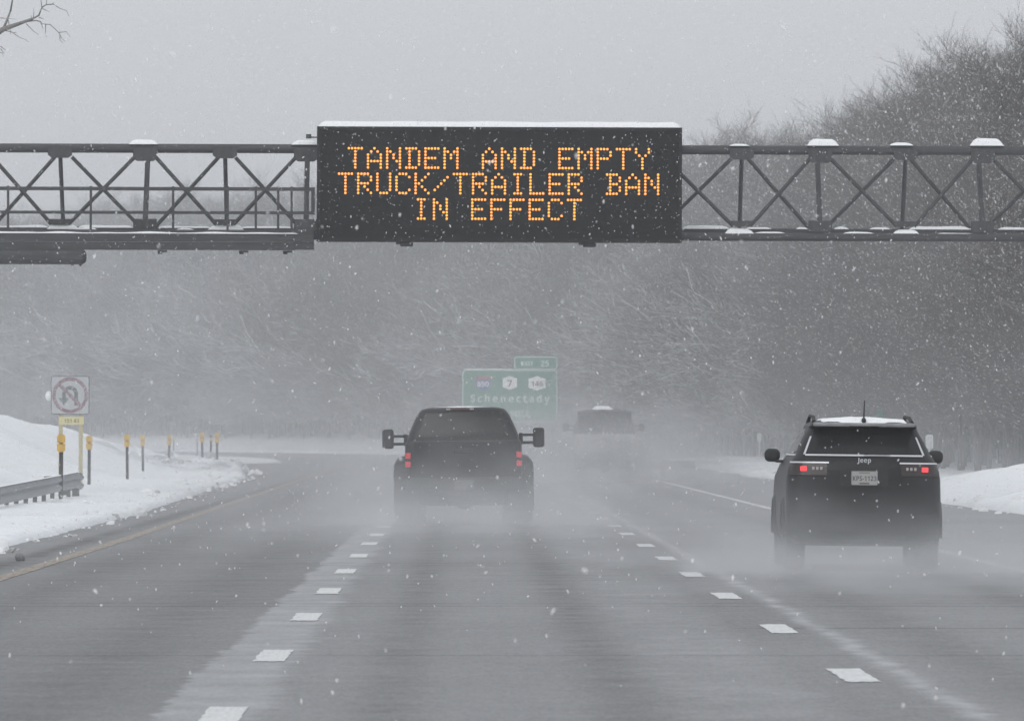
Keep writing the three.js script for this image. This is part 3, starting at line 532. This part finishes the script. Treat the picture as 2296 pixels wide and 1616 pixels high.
// ---------------------------------------------------------------- vehicles: bodies as stacked plan outlines, rear at z = 0, front towards -z
function stackBody(sl, { rearBulge = 0.05, rc = 0.16, fc = 0.4 } = {}) {
  const P0 = (s) => { const [h, w, r, f] = s, out = [], c = Math.min(rc, w * 0.6), d = Math.min(fc, w * 0.7);
    const rz = (x) => -(r + rearBulge * (x / w) ** 2);
    for (let i = 0; i <= 14; i++) { const x = lerp(-w + c, w - c, i / 14); out.push([x, h, rz(x)]); }
    for (let i = 1; i <= 5; i++) { const a = i / 6 * Math.PI / 2; out.push([w - c + Math.sin(a) * c, h, rz(w - c) - (1 - Math.cos(a)) * c]); }
    const zs = rz(w - c) - c, ze = -f + d; for (let i = 0; i <= 10; i++) out.push([w, h, lerp(zs, ze, i / 10)]);
    for (let i = 1; i <= 5; i++) { const a = i / 6 * Math.PI / 2; out.push([w - d + Math.cos(a) * d, h, ze - Math.sin(a) * d]); }
    for (let i = 0; i <= 6; i++) out.push([lerp(w - d, -w + d, i / 6), h, -f]);
    for (let i = 1; i <= 5; i++) { const a = i / 6 * Math.PI / 2; out.push([-w + d - Math.sin(a) * d, h, -f + (1 - Math.cos(a)) * d]); }
    for (let i = 0; i <= 10; i++) out.push([-w, h, lerp(ze, zs, i / 10)]);
    for (let i = 1; i <= 5; i++) { const a = i / 6 * Math.PI / 2; out.push([-w + c - Math.cos(a) * c, h, zs + Math.sin(a) * c]); }
    return out; };
  const rings = sl.map(P0), n = rings[0].length, p = [], idx = [], uv = [];
  rings.forEach((r) => { for (let k = 0; k <= n; k++) { const q = r[k % n]; p.push(...q); uv.push(q[0] * 0.6 + q[2] * 0.5, q[1] * 0.6); } });
  for (let j = 0; j < rings.length - 1; j++) for (let k = 0; k < n; k++) { const a = j * (n + 1) + k, b = a + 1, c = a + n + 1, d = c + 1; idx.push(a, b, c, b, d, c); }
  for (const [j, flip] of [[0, 1], [rings.length - 1, 0]]) { const s = sl[j], m = p.length / 3; p.push(0, s[0], -(s[2] + s[3]) / 2); uv.push(0, 0); for (let k = 0; k < n; k++) { const a = j * (n + 1) + k; flip ? idx.push(m, a + 1, a) : idx.push(m, a, a + 1); } }
  const g = new THREE.BufferGeometry(); g.setAttribute('position', new THREE.Float32BufferAttribute(p, 3)); g.setAttribute('uv', new THREE.Float32BufferAttribute(uv, 2)); g.setIndex(idx);
  const val = (h, k) => { for (let i = 0; i < sl.length - 1; i++) if (h <= sl[i + 1][0] || i === sl.length - 2) return lerp(sl[i][k], sl[i + 1][k], clamp((h - sl[i][0]) / (sl[i + 1][0] - sl[i][0]), 0, 1)); };
  const rear = (x, h) => { const w = val(h, 1), c = Math.min(rc, w * 0.6), r = val(h, 2), ax = Math.abs(x); let z = -(r + rearBulge * (Math.min(ax, w - c) / w) ** 2); if (ax > w - c) { const q = clamp((ax - w + c) / c, 0, 0.999); z -= (1 - Math.sqrt(1 - q * q)) * c; } return z; };
  return { g: toCreasedNormals(g, 0.55), w: (h) => val(h, 1), r: (h) => val(h, 2), f: (h) => val(h, 3), rear };
}
// a thin fitted skin over the rear (or side) of a body: its face proud by e, its rim sunk
function skin(nx, ny, pos, e, out) {
  const q = (i, j, o) => { const a = pos(i / nx, j / ny), n = out; return [a[0] + n[0] * o, a[1] + n[1] * o, a[2] + n[2] * o]; };
  const face = grid(nx, ny, (i, j) => q(i, j, e)), rim = [];
  rim.push(grid(nx, 1, (i, j) => q(i, 0, j ? e : -0.02)), grid(nx, 1, (i, j) => q(i, ny, j ? e : -0.02)), grid(1, ny, (i, j) => q(0, j, i ? e : -0.02)), grid(1, ny, (i, j) => q(nx, j, i ? e : -0.02)));
  return merged([face, ...rim]);
}
const rearSkin = (b, h0, h1, xl, xr, e = 0.006, nx = 16, ny = 8) => skin(nx, ny, (s, t) => { const h = lerp(h0, h1, t), x = lerp(xl(t), xr(t), s); return [x, h, b.rear(x, h)]; }, e, [0, 0.1, 1]);
const sideSkin = (b, sd, h0, h1, za, zb, e = 0.006, ny = 6) => skin(10, ny, (s, t) => { const h = lerp(h0, h1, t); return [sd * b.w(h), h, -lerp(za(t), zb(t), s)]; }, e, [sd, 0.2, 0]);
function wheel(parent, x, z, r, w, m = M.rim) {
  const pts = [[r * 0.62, -w / 2], [r * 0.9, -w / 2], [r * 0.98, -w * 0.38], [r, -w * 0.2], [r, w * 0.2], [r * 0.98, w * 0.38], [r * 0.9, w / 2], [r * 0.62, w / 2], [r * 0.62, -w / 2]].map(([a, b]) => new THREE.Vector2(a, b));
  const t = mesh('wheel', new THREE.LatheGeometry(pts, 36).rotateZ(Math.PI / 2), M.rubber, parent); t.position.set(x, r, z);
  mesh('rim', merged([new THREE.CylinderGeometry(r * 0.62, r * 0.62, w * 0.6, 24, 1, true).rotateZ(Math.PI / 2), ...Array.from({ length: 5 }, (_, k) => bx(w * 0.5, r * 1.2, 0.06, 0, 0, 0).rotateX(k / 5 * Math.PI)), new THREE.CylinderGeometry(r * 0.16, r * 0.16, w * 0.7, 16).rotateZ(Math.PI / 2)]), m, t);
}
const font = await new FontLoader().loadAsync('fonts/droid/droid_sans_bold.typeface.json');

{ // dark SUV in the right lane
  const Z = 92, c = at(1937, VY, Z);
  const t = thing('suv', 'dark grey SUV with silver window trim and lit red tail lamps in the right lane', 'suv', V(c.x, 0, -Z), 0);
  t.rotation.z = -0.012; t.scale.x = 0.96;
  const b = stackBody([[0.27, 0.78, 0.16, 4.1], [0.33, 0.86, 0.06, 4.3], [0.42, 0.895, 0.01, 4.36], [0.55, 0.905, 0, 4.39], [0.66, 0.91, 0.01, 4.4], [0.74, 0.908, 0.045, 4.39], [0.88, 0.905, 0.05, 4.36], [1.0, 0.90, 0.06, 4.2], [1.08, 0.885, 0.075, 3.7], [1.15, 0.865, 0.09, 3.4], [1.21, 0.825, 0.12, 3.2], [1.25, 0.79, 0.16, 3.05], [1.38, 0.725, 0.27, 2.75], [1.50, 0.655, 0.37, 2.5], [1.545, 0.635, 0.40, 2.4], [1.565, 0.63, 0.27, 2.36], [1.59, 0.61, 0.27, 2.3], [1.612, 0.56, 0.34, 2.2], [1.63, 0.46, 0.5, 2.1], [1.64, 0.2, 0.9, 1.9]].map(([h, w, a, f]) => [h, w * 0.965, a, f]), { rc: 0.2 });
  mesh('body', b.g, M.greyPaint, t);
  mesh('rear_window', rearSkin(b, 1.262, 1.54, (t) => lerp(-0.655, -0.545, t), (t) => lerp(0.655, 0.545, t), 0.006), M.glass, t);
  const strip = (h0, h1, xl, xr, m = M.chrome, name = 'window_trim', e = 0.014) => mesh(name, rearSkin(b, h0, h1, xl, xr, e, 14, 5), m, t);
  strip(1.240, 1.258, () => -0.665, () => 0.665);
  strip(1.255, 1.45, (t) => lerp(-0.685, -0.605, t), (t) => lerp(-0.662, -0.585, t)); strip(1.255, 1.45, (t) => lerp(0.662, 0.585, t), (t) => lerp(0.685, 0.605, t));
  mesh('spoiler', bx(1.14, 0.045, 0.18, 0, 1.58, -0.30, 0.018), M.saltFilm, t);
  mesh('brake_lamp', bx(0.34, 0.018, 0.02, 0, 1.567, -0.222, 0.004), M.lensRed, t);
  for (const sd of [-1, 1]) {
    const l = mesh('tail_lamp', rearSkin(b, 1.03, 1.155, (q) => sd < 0 ? -0.835 : 0.42, (q) => sd < 0 ? -0.42 : 0.835, 0.016, 20, 5), M.lensRed, t);
    mesh('lamp', bx(0.075, 0.054, 0.02, sd * 0.685, 1.10, b.rear(0.685, 1.1) + 0.02, 0.008), M.lampRed, l);
    mesh('reverse_lens', merged([0, 1, 2].map((k) => bx(0.028, 0.032, 0.012, sd * (0.575 - k * 0.045), 1.105, b.rear(0.55, 1.1) + 0.018, 0.005))), M.lensPale, l);
    strip(1.160, 1.176, () => (sd < 0 ? -0.83 : 0.40), () => (sd < 0 ? -0.40 : 0.83), M.chrome, 'lamp_trim', 0.012);
    mesh('mirror', merged([new RoundedBoxGeometry(0.18, 0.145, 0.13, 4, 0.06).translate(sd * 0.945, 1.235, -2.62), bx(0.1, 0.03, 0.06, sd * 0.86, 1.17, -2.6, 0.01)]), M.plastic, t);
    mesh('roof_rail', merged([bar(V(sd * 0.545, 1.66, -0.85), V(sd * 0.545, 1.675, -1.9), 0.018, 0.018, 8), bar(V(sd * 0.555, 1.60, -0.55), V(sd * 0.545, 1.66, -0.85), 0.026, 0.018, 8), bar(V(sd * 0.555, 1.60, -2.15), V(sd * 0.545, 1.675, -1.9), 0.026, 0.018, 8)]), M.plastic, t);
    mesh('side_window', sideSkin(b, sd, 1.26, 1.53, (q) => lerp(0.95, 1.05, q), (q) => lerp(2.7, 2.2, q)), M.glass, t);
    mesh('side_window', sideSkin(b, sd, 1.28, 1.50, (q) => lerp(0.5, 0.7, q), (q) => lerp(0.88, 0.96, q)), M.glass, t);
    mesh('window_trim', sideSkin(b, sd, 1.238, 1.255, () => 0.4, () => 2.8, 0.012), M.chrome, t);
    mesh('wheel_arch', merged([0.8, 3.45].map((z) => new THREE.TorusGeometry(0.39, 0.045, 8, 20, Math.PI).rotateY(Math.PI / 2).translate(sd * 0.862, 0.36, -z))), M.plastic, t);
    for (const z of [-0.8, -3.45]) wheel(t, sd * 0.755, z, 0.35, 0.23);
  }
  mesh('bumper', rearSkin(b, 0.29, 0.62, () => -0.86, () => 0.86, 0.02, 20, 5), M.plastic, t);
  mesh('bumper_insert', rearSkin(b, 0.33, 0.43, () => -0.5, () => 0.5, 0.032, 12, 2), M.housing, t);
  const plate = canvasTex(512, 256, (g) => { g.fillStyle = '#9c9d9b'; g.fillRect(0, 0, 512, 256); g.strokeStyle = '#777876'; g.lineWidth = 12; g.strokeRect(6, 6, 500, 244); g.fillStyle = '#7b7a74'; g.fillRect(150, 20, 210, 26); g.fillStyle = '#484a50'; g.font = 'bold 118px sans-serif'; g.textAlign = 'center'; g.textBaseline = 'middle'; g.fillText('KPS-1123', 256, 134, 470); g.fillStyle = '#6a5454'; g.fillRect(160, 208, 190, 28); });
  mesh('plate_recess', rearSkin(b, 0.915, 1.10, () => -0.27, () => 0.27, 0.006, 8, 3), M.plastic, t);
  mesh('license_plate', panelBox(0.30, 0.155, 0.012, 0.015), rough(plate, 0.5), t).position.set(0, 1.005, b.rear(0, 1.0) + 0.028);
  const tx = new TextGeometry('Jeep', { font, size: 0.052, depth: 0.012, curveSegments: 4 }); tx.computeBoundingBox(); tx.translate(-tx.boundingBox.max.x / 2, 0, 0);
  mesh('badge', tx, M.chrome, t).position.set(0, 1.172, b.rear(0, 1.19) + 0.006);
  mesh('antenna', merged([bar(V(0, 1.62, -0.36), V(0.012, 1.845, -0.48), 0.011, 0.006, 6), new THREE.SphereGeometry(0.045, 12, 8).scale(0.6, 0.8, 1.4).translate(0, 1.625, -0.34)]), M.plastic, t);
  mesh('wiper', merged([bar(V(0, 1.265, -0.13), V(0.3, 1.278, -0.15), 0.009, 0.006, 6), bx(0.04, 0.02, 0.02, 0.02, 1.272, -0.13, 0.006)]), M.plastic, t);
  // melting snow film over the roof
  const roofH = (x, z) => 1.645 - 0.13 * x * x - (z > -0.42 ? 0.12 * (z + 0.42) : 0);
  mesh('roof_snow', grid(16, 14, (i, j) => { const x = (i / 16 - 0.5) * 1.04, z = -0.30 - j / 14 * 1.9, e = Math.min(i, 16 - i, j, 14 - j) > 0; return [x, roofH(x, z) + (e ? 0.010 + 0.016 * (0.5 + nz(x * 6, z * 5)) : -0.03), z]; }), M.snow, t);
}

function makePickup(name, label, category, pos, { paint, cabPaint = paint, width = 0.96, dually, hCab = 1.92, bedTop = 1.36, lamp, high = 0 }) {
  const t = thing(name, label, category, pos);
  const k = hCab - 1.92;
  const bed = stackBody([[0.60 + high, width * 0.93, 0.06, 2.4], [0.70 + high, width * 0.98, 0.02, 2.4], [0.85 + high, width, 0, 2.4], [1.1 + high, width, 0.01, 2.4], [bedTop - 0.05, width * 0.99, 0.0, 2.4], [bedTop, width * 0.965, 0.02, 2.38]], { rc: 0.09, fc: 0.05, rearBulge: 0.015 });
  mesh('bed', bed.g, paint, t);
  const cab = stackBody([[0.6 + high, width, 2.42, 5.9], [0.9 + high, width * 1.01, 2.42, 6.25], [1.15 + high, width, 2.42, 6.2], [1.28 + k * 0.8, width * 0.99, 2.42, 5.9], [1.36 + k * 0.8, width * 0.975, 2.43, 5.0], [1.5 + k, width * 0.93, 2.46, 4.75], [1.7 + k, width * 0.84, 2.53, 4.4], [1.82 + k, width * 0.775, 2.58, 4.2], [1.88 + k, width * 0.72, 2.64, 4.1], [1.912 + k, width * 0.6, 2.75, 4.0], [1.925 + k, width * 0.2, 3.0, 3.7]], { rc: 0.14, fc: 0.35, rearBulge: 0.02 });
  mesh('cab', cab.g, cabPaint, t);
  mesh('rear_window', rearSkin(cab, 1.42 + k, 1.82 + k, (q) => -lerp(0.80, 0.64, q) * width, (q) => lerp(0.80, 0.64, q) * width, 0.008), M.glass, t);
  mesh('brake_lamp', bx(0.3, 0.03, 0.03, -0.05, 1.885 + k, -2.62, 0.008), std(0.10, 0.02, 0.02, 0.4), t);
  mesh('cargo_lens', merged([bx(0.07, 0.03, 0.03, -0.245, 1.885 + k, -2.62, 0.008), bx(0.07, 0.03, 0.03, 0.145, 1.885 + k, -2.62, 0.008)]), M.lensPale, t);
  mesh('tailgate', rearSkin(bed, 0.78 + high, bedTop - 0.03, () => -width * 0.84, () => width * 0.84, 0.014, 12, 6), paint, t);
  mesh('tailgate_handle', bx(0.3, 0.07, 0.03, 0, bedTop - 0.16, 0.012, 0.012), M.plastic, t);
  for (const sd of [-1, 1]) {
    const l = mesh('tail_lamp', bx(0.105, 0.27, 0.06, sd * width * 0.945, bedTop - 0.31, -0.0, 0.02), dually ? M.lensRed : lamp, t);
    if (dually) for (const y of [0.075, -0.065]) mesh('lamp', bx(0.085, 0.09, 0.02, sd * width * 0.945, bedTop - 0.31 + y, 0.032, 0.008), M.lampDim, l);
    const mx = width + (dually ? 0.31 : 0.26), my = dually ? 1.40 : 1.50 + k * 0.5;
    const mr = mesh('mirror', new RoundedBoxGeometry(0.195, dually ? 0.33 : 0.26, 0.12, 4, 0.05).translate(sd * mx, my, -4.55), M.plastic, t);
    mesh('mirror_arm', merged([bx(0.24, 0.045, 0.05, sd * (mx - 0.2), my + 0.045, -4.55, 0.01), bx(0.24, 0.05, 0.05, sd * (mx - 0.2), my - 0.085, -4.55, 0.01), bx(0.07, 0.2, 0.09, sd * (mx - 0.30), my - 0.02, -4.55, 0.02)]), M.plastic, mr);
    mesh('side_window', sideSkin(cab, sd, 1.42 + k, 1.80 + k, (q) => lerp(2.75, 2.85, q), (q) => lerp(4.5, 4.1, q)), M.glass, t);
    if (dually) {
      const f = stackBody([[0.52, 0.13, 0.62, 1.65], [0.62, 0.17, 0.5, 1.75], [0.8, 0.185, 0.45, 1.78], [0.98, 0.17, 0.5, 1.72], [1.08, 0.12, 0.62, 1.6], [1.12, 0.05, 0.75, 1.45]], { rc: 0.12, fc: 0.12 });
      mesh('fender', f.g.clone().translate(sd * (width + 0.01), 0, 0), paint, t);
      wheel(t, sd * 1.02, -1.12, 0.40, 0.22); wheel(t, sd * 0.74, -1.12, 0.40, 0.22);
    } else wheel(t, sd * 0.82, -1.12, 0.40, 0.26);
    wheel(t, sd * 0.84, -5.15, 0.40, 0.25);
    mesh('mud_flap', bx(dually ? 0.5 : 0.3, 0.42, 0.015, sd * (dually ? 0.9 : 0.82), 0.42, -0.58), M.rubber, t);
  }
  mesh('bumper', new RoundedBoxGeometry(width * 2, 0.22, 0.2, 3, 0.05).translate(0, 0.66 + high, 0.06), dually ? M.plastic : M.galvanised, t);
  mesh('license_plate', bx(0.31, 0.155, 0.012, 0, 0.65 + high, 0.172), std(0.14, 0.14, 0.14, 0.7, { map: dirtMap }), t);
  mesh('hitch', merged([bx(0.09, 0.09, 0.32, 0, 0.47 + high, 0.0, 0.01), bx(0.62, 0.07, 0.1, 0, 0.47 + high, -0.15, 0.01), new THREE.SphereGeometry(0.03, 10, 8).translate(0, 0.56 + high, 0.14)]), M.plastic, t);
  mesh('underbody', bx(width * 1.5, 0.34, 0.5, 0, 0.47 + high, -0.75, 0.08), M.plastic, t);
  mesh('rear_axle', merged([bar(V(-0.8, 0.4, -1.12), V(0.8, 0.4, -1.12), 0.06, 0.06, 10), new THREE.SphereGeometry(0.17, 16, 10).translate(0, 0.4, -1.12)]), M.plastic, t);
  return t;
}
{
  const c = at(1041, VY, 139);
  const p = makePickup('pickup_truck', 'black dual-wheel pickup with wide towing mirrors and two red tail lamps in the centre lane', 'pickup truck', V(c.x, 0, -139), { paint: M.blackPaint, dually: true });
  p.rotation.z = 0.012;
  mesh('roof_snow', grid(12, 8, (i, j) => { const x = (i / 12 - 0.5) * 1.1, z = -2.78 - j / 8 * 1.1; return [x, 1.913 - 0.02 * (x * 2) ** 2 + (Math.min(i, 12 - i, j, 8 - j) ? 0.018 + 0.008 * nz(x * 7, z * 7) : 0), z]; }), M.snow, p);
  const W = 272, d = at(1359, VY, W);
  const w = makePickup('work_truck', 'white work truck with snow and a rack on its cab roof, half lost in spray', 'truck', V(d.x, 0, -W), { paint: M.whitePaint, cabPaint: std(0.06, 0.06, 0.062, 0.6, { map: dirtMap }), hCab: 2.24, width: 0.98, bedTop: 1.44, high: 0.1, lamp: std(0.34, 0.22, 0.12, 0.5) });
  mesh('cab_back', bx(1.72, 0.72, 0.03, 0, 1.80, -2.40, 0.012), M.glass, w);
  mesh('roof_snow', snowRidge(0.70, 0.5, 0.12, 17, 0.5).translate(-0.06, 2.225, -3.0), M.snow, w);
  mesh('roof_rack', merged([...[0.38, 0.58, 0.78].map((x) => bx(0.025, 0.26, 0.025, x - 0.02, 2.34, -2.95)), ...[0, 0.08, 0.16].map((y) => bx(0.42, 0.022, 0.02, 0.56, 2.30 + y, -2.93)), bx(0.42, 0.03, 0.4, 0.56, 2.24, -3.1)]), M.galvanised, w);
}

// ---------------------------------------------------------------- spray thrown up by the wheels, low mist, falling snow
// spray and blown snow: a few translucent bulging curtains of mist, one behind the other, ragged and thinning out to nothing at every edge
function curtains(name, label, category, list, seed) {   // each: x centre, half width, Z, height scale, top, strength, bulge, low fade, puff size, strength to the right
  const geos = list.map(([xc, w, Z, hs, top, a, bulge = 1.5, low = 0.2, puff = 1, skew = 1], q) => {
    const nx = 44, ny = 22, s0 = seed * 7.7 + q * 31.3, col = [];
    const g = grid(nx, ny, (i, j) => {
      const e = i / nx * 2 - 1, t = j / ny, y = top * t * t * 0.55 + top * t * 0.45, x = xc + e * w;
      const wav = fbm(x / puff * 0.5 + s0, y / puff * 0.5, 3, 2);
      return [x, y, -Z + bulge * (1 - e * e) + wav * bulge * 1.6 - t * bulge * 0.4];
    });
    const p = g.attributes.position, c = new Float32Array(p.count * 4);
    for (let k = 0; k < p.count; k++) {
      const i = k % (nx + 1), j = Math.floor(k / (nx + 1)), e = i / nx * 2 - 1, x = p.getX(k), y = p.getY(k);
      const n = 1 + 0.85 * fbm(x / puff * 0.9 + s0, y / puff * 1.3 + 4, seed, 3) * 2, side = 1 - smoothstep(Math.abs(e), 0.45, 1), lid = 1 - smoothstep(j / ny, 0.55, 1);
      c.set([1, 1, 1, clamp(a * lerp(1, skew, (e + 1) / 2) * Math.exp(-y / hs * (1 + 0.4 * nz(x / puff * 0.6 + s0, 8.8))) * smoothstep(y, 0, low) * side * lid * clamp(n, 0.15, 1.9), 0, 0.28) / 0.28], k * 4);
    }
    g.setAttribute('color', new THREE.BufferAttribute(c, 4)); return g;
  });
  const m = std(0.68, 0.692, 0.71, 1, { transparent: true, opacity: 0.28, vertexColors: true, side: THREE.DoubleSide, specularIntensity: 0, transmission: 0.5, thickness: 0 });
  return tag(mesh(name, mergeGeometries(geos), m, scene), label, category, null, 'stuff');
}
curtains('spray_cloud', 'grey spray trailing behind and beside the dark SUV', 'spray', [[4.4, 2.3, 91.3, 0.15, 1.0, 1.2, 0.5, 0.02, 0.6], [4.4, 2.3, 91.0, 0.17, 1.2, 1.0, 0.6, 0.03, 0.7], [4.4, 2.5, 90.5, 0.62, 2.2, 0.24, 0.8, 0.06, 0.7], [4.5, 2.8, 89.4, 0.19, 1.2, 0.9, 0.8, 0.03, 0.7], [4.6, 3.0, 87.5, 0.30, 1.5, 0.4, 1, 0.05, 0.7], [4.9, 3.5, 84, 0.28, 1.4, 0.38, 1.5, 0.08, 0.8], [5.0, 3.6, 79, 0.26, 1.1, 0.34, 2, 0.1, 0.8], [7.7, 2.5, 97, 0.5, 1.8, 0.42, 1.2, 0.1, 0.8], [7.5, 2.3, 88, 0.42, 1.6, 0.36, 1.2, 0.1, 0.8], [2.6, 1.6, 93, 0.35, 1.4, 0.3, 1, 0.1, 0.8]], 1);
curtains('spray_cloud', 'grey spray rolling up behind the black pickup and hiding its wheels', 'spray', [[0, 2.7, 138.2, 0.36, 2.0, 0.5, 0.7, 0.04, 0.8], [0, 2.9, 137.2, 1.7, 3.4, 0.28, 0.8, 0.06, 0.8], [0, 3.2, 135.6, 0.36, 1.9, 0.5, 0.9, 0.04, 0.8], [0, 3.0, 136.4, 0.22, 1.4, 1.0, 0.7, 0.03, 0.6], [0.1, 3.5, 133, 0.7, 2.2, 0.28, 1.2, 0.08, 0.9], [-0.2, 4.0, 128, 0.55, 1.9, 0.3, 1.8, 0.1, 1], [0, 4.4, 121, 0.44, 1.5, 0.32, 2.5, 0.15, 1], [0, 4.2, 112, 0.36, 1.2, 0.26, 3, 0.18, 1]], 2);
curtains('spray_cloud', 'pale spray swallowing the lower half of the white work truck', 'spray', [[4.3, 3.8, 269.5, 1.0, 3.2, 0.8, 1.5, 0.1, 1.2], [4.2, 4.4, 266, 1.2, 3.4, 0.9, 1.5, 0.05, 1.4], [4.1, 4.8, 258, 1.1, 3.2, 0.9, 2, 0.05, 1.5], [4.0, 5.2, 253, 1.1, 3.2, 0.8, 2, 0.05, 1.6], [3.8, 5.6, 248, 0.8, 2.5, 0.7, 3, 0.15, 1.4], [3.4, 6.2, 228, 0.65, 2.2, 0.5, 4, 0.2, 1.4]], 3);
curtains('mist_cloud', 'low mist of spray lying over all lanes of the wet highway', 'mist', [[4, 19, 100, 0.4, 1.4, 0.17, 5, 0.25, 1.6], [4, 19, 120, 0.45, 1.6, 0.22, 6, 0.25, 1.8], [4, 20, 150, 0.5, 1.9, 0.26, 7, 0.25, 2], [4, 21, 176, 0.6, 2.2, 0.28, 8, 0.3, 2.2], [4, 22, 205, 0.75, 2.6, 0.3, 9, 0.3, 2.4]], 4);
curtains('mist_cloud', 'mist of spray closing over the far lanes where the road bends', 'mist', [[3, 16, 300, 0.9, 3.2, 0.3, 9, 0.3, 2.6], [-1, 20, 370, 1.2, 4.2, 0.45, 11, 0.4, 3.2], [-6, 28, 470, 1.5, 5.4, 0.3, 14, 0.4, 4]], 5);
curtains('snow_cloud', 'blowing snow haze in front of the lower woods', 'blowing snow', [[2, 36, 222, 5.5, 15, 0.15, 6, 1, 5], [6, 46, 265, 7.0, 19, 0.26, 7, 1, 6]], 6);
curtains('snow_cloud', 'drifting snow squall paling the centre and left woods', 'blowing snow', [[-12, 64, 440, 30, 26, 0.20, 14, 1.2, 9, 0.5], [-20, 70, 515, 30, 28, 0.27, 16, 1.2, 10, 0.25]], 7);
{
  const R = rng(909), parts = [];
  for (const s of [1, 0.7]) { const g = new THREE.IcosahedronGeometry(s, 0), p = g.attributes.position; for (let i = 0; i < p.count; i++) { const k = 1 + 0.3 * nz(p.getX(i) * 2 + s, p.getY(i) * 2, p.getZ(i) * 2); p.setXYZ(i, p.getX(i) * k, p.getY(i) * k, p.getZ(i) * k); } parts.push(g); }
  const g = mergeGeometries(parts); g.computeVertexNormals();
  const n = 150000, m = std(0.95, 0.955, 0.96, 1, { transparent: true, opacity: 0.27, side: THREE.DoubleSide, specularIntensity: 0 });
  const im = new THREE.InstancedMesh(g, m, n), q = new THREE.Quaternion(), e = new THREE.Euler(), m4 = new THREE.Matrix4();
  for (let i = 0; i < n; i++) {
    const big = R(), s = 0.0040 + 0.0048 * big * big + (R() < 0.02 ? 0.004 : 0), l = 1 + R() * 1.3;
    q.setFromEuler(e.set((R() - 0.5) * 0.8, R() * 6.28, 0.45 + (R() - 0.5) * 1.1));
    im.setMatrixAt(i, m4.compose(V(-19 + R() * 40, R() * 16.5, -27 - Math.pow(R(), 0.9) * 320), q, V(s, s * l, s)));
  }
  im.name = 'falling_snow'; im.castShadow = im.receiveShadow = true; scene.add(im);
  tag(im, 'falling snowflakes filling the air over the highway', 'snowfall', null, 'stuff');
}
renderer.render(scene, camera);
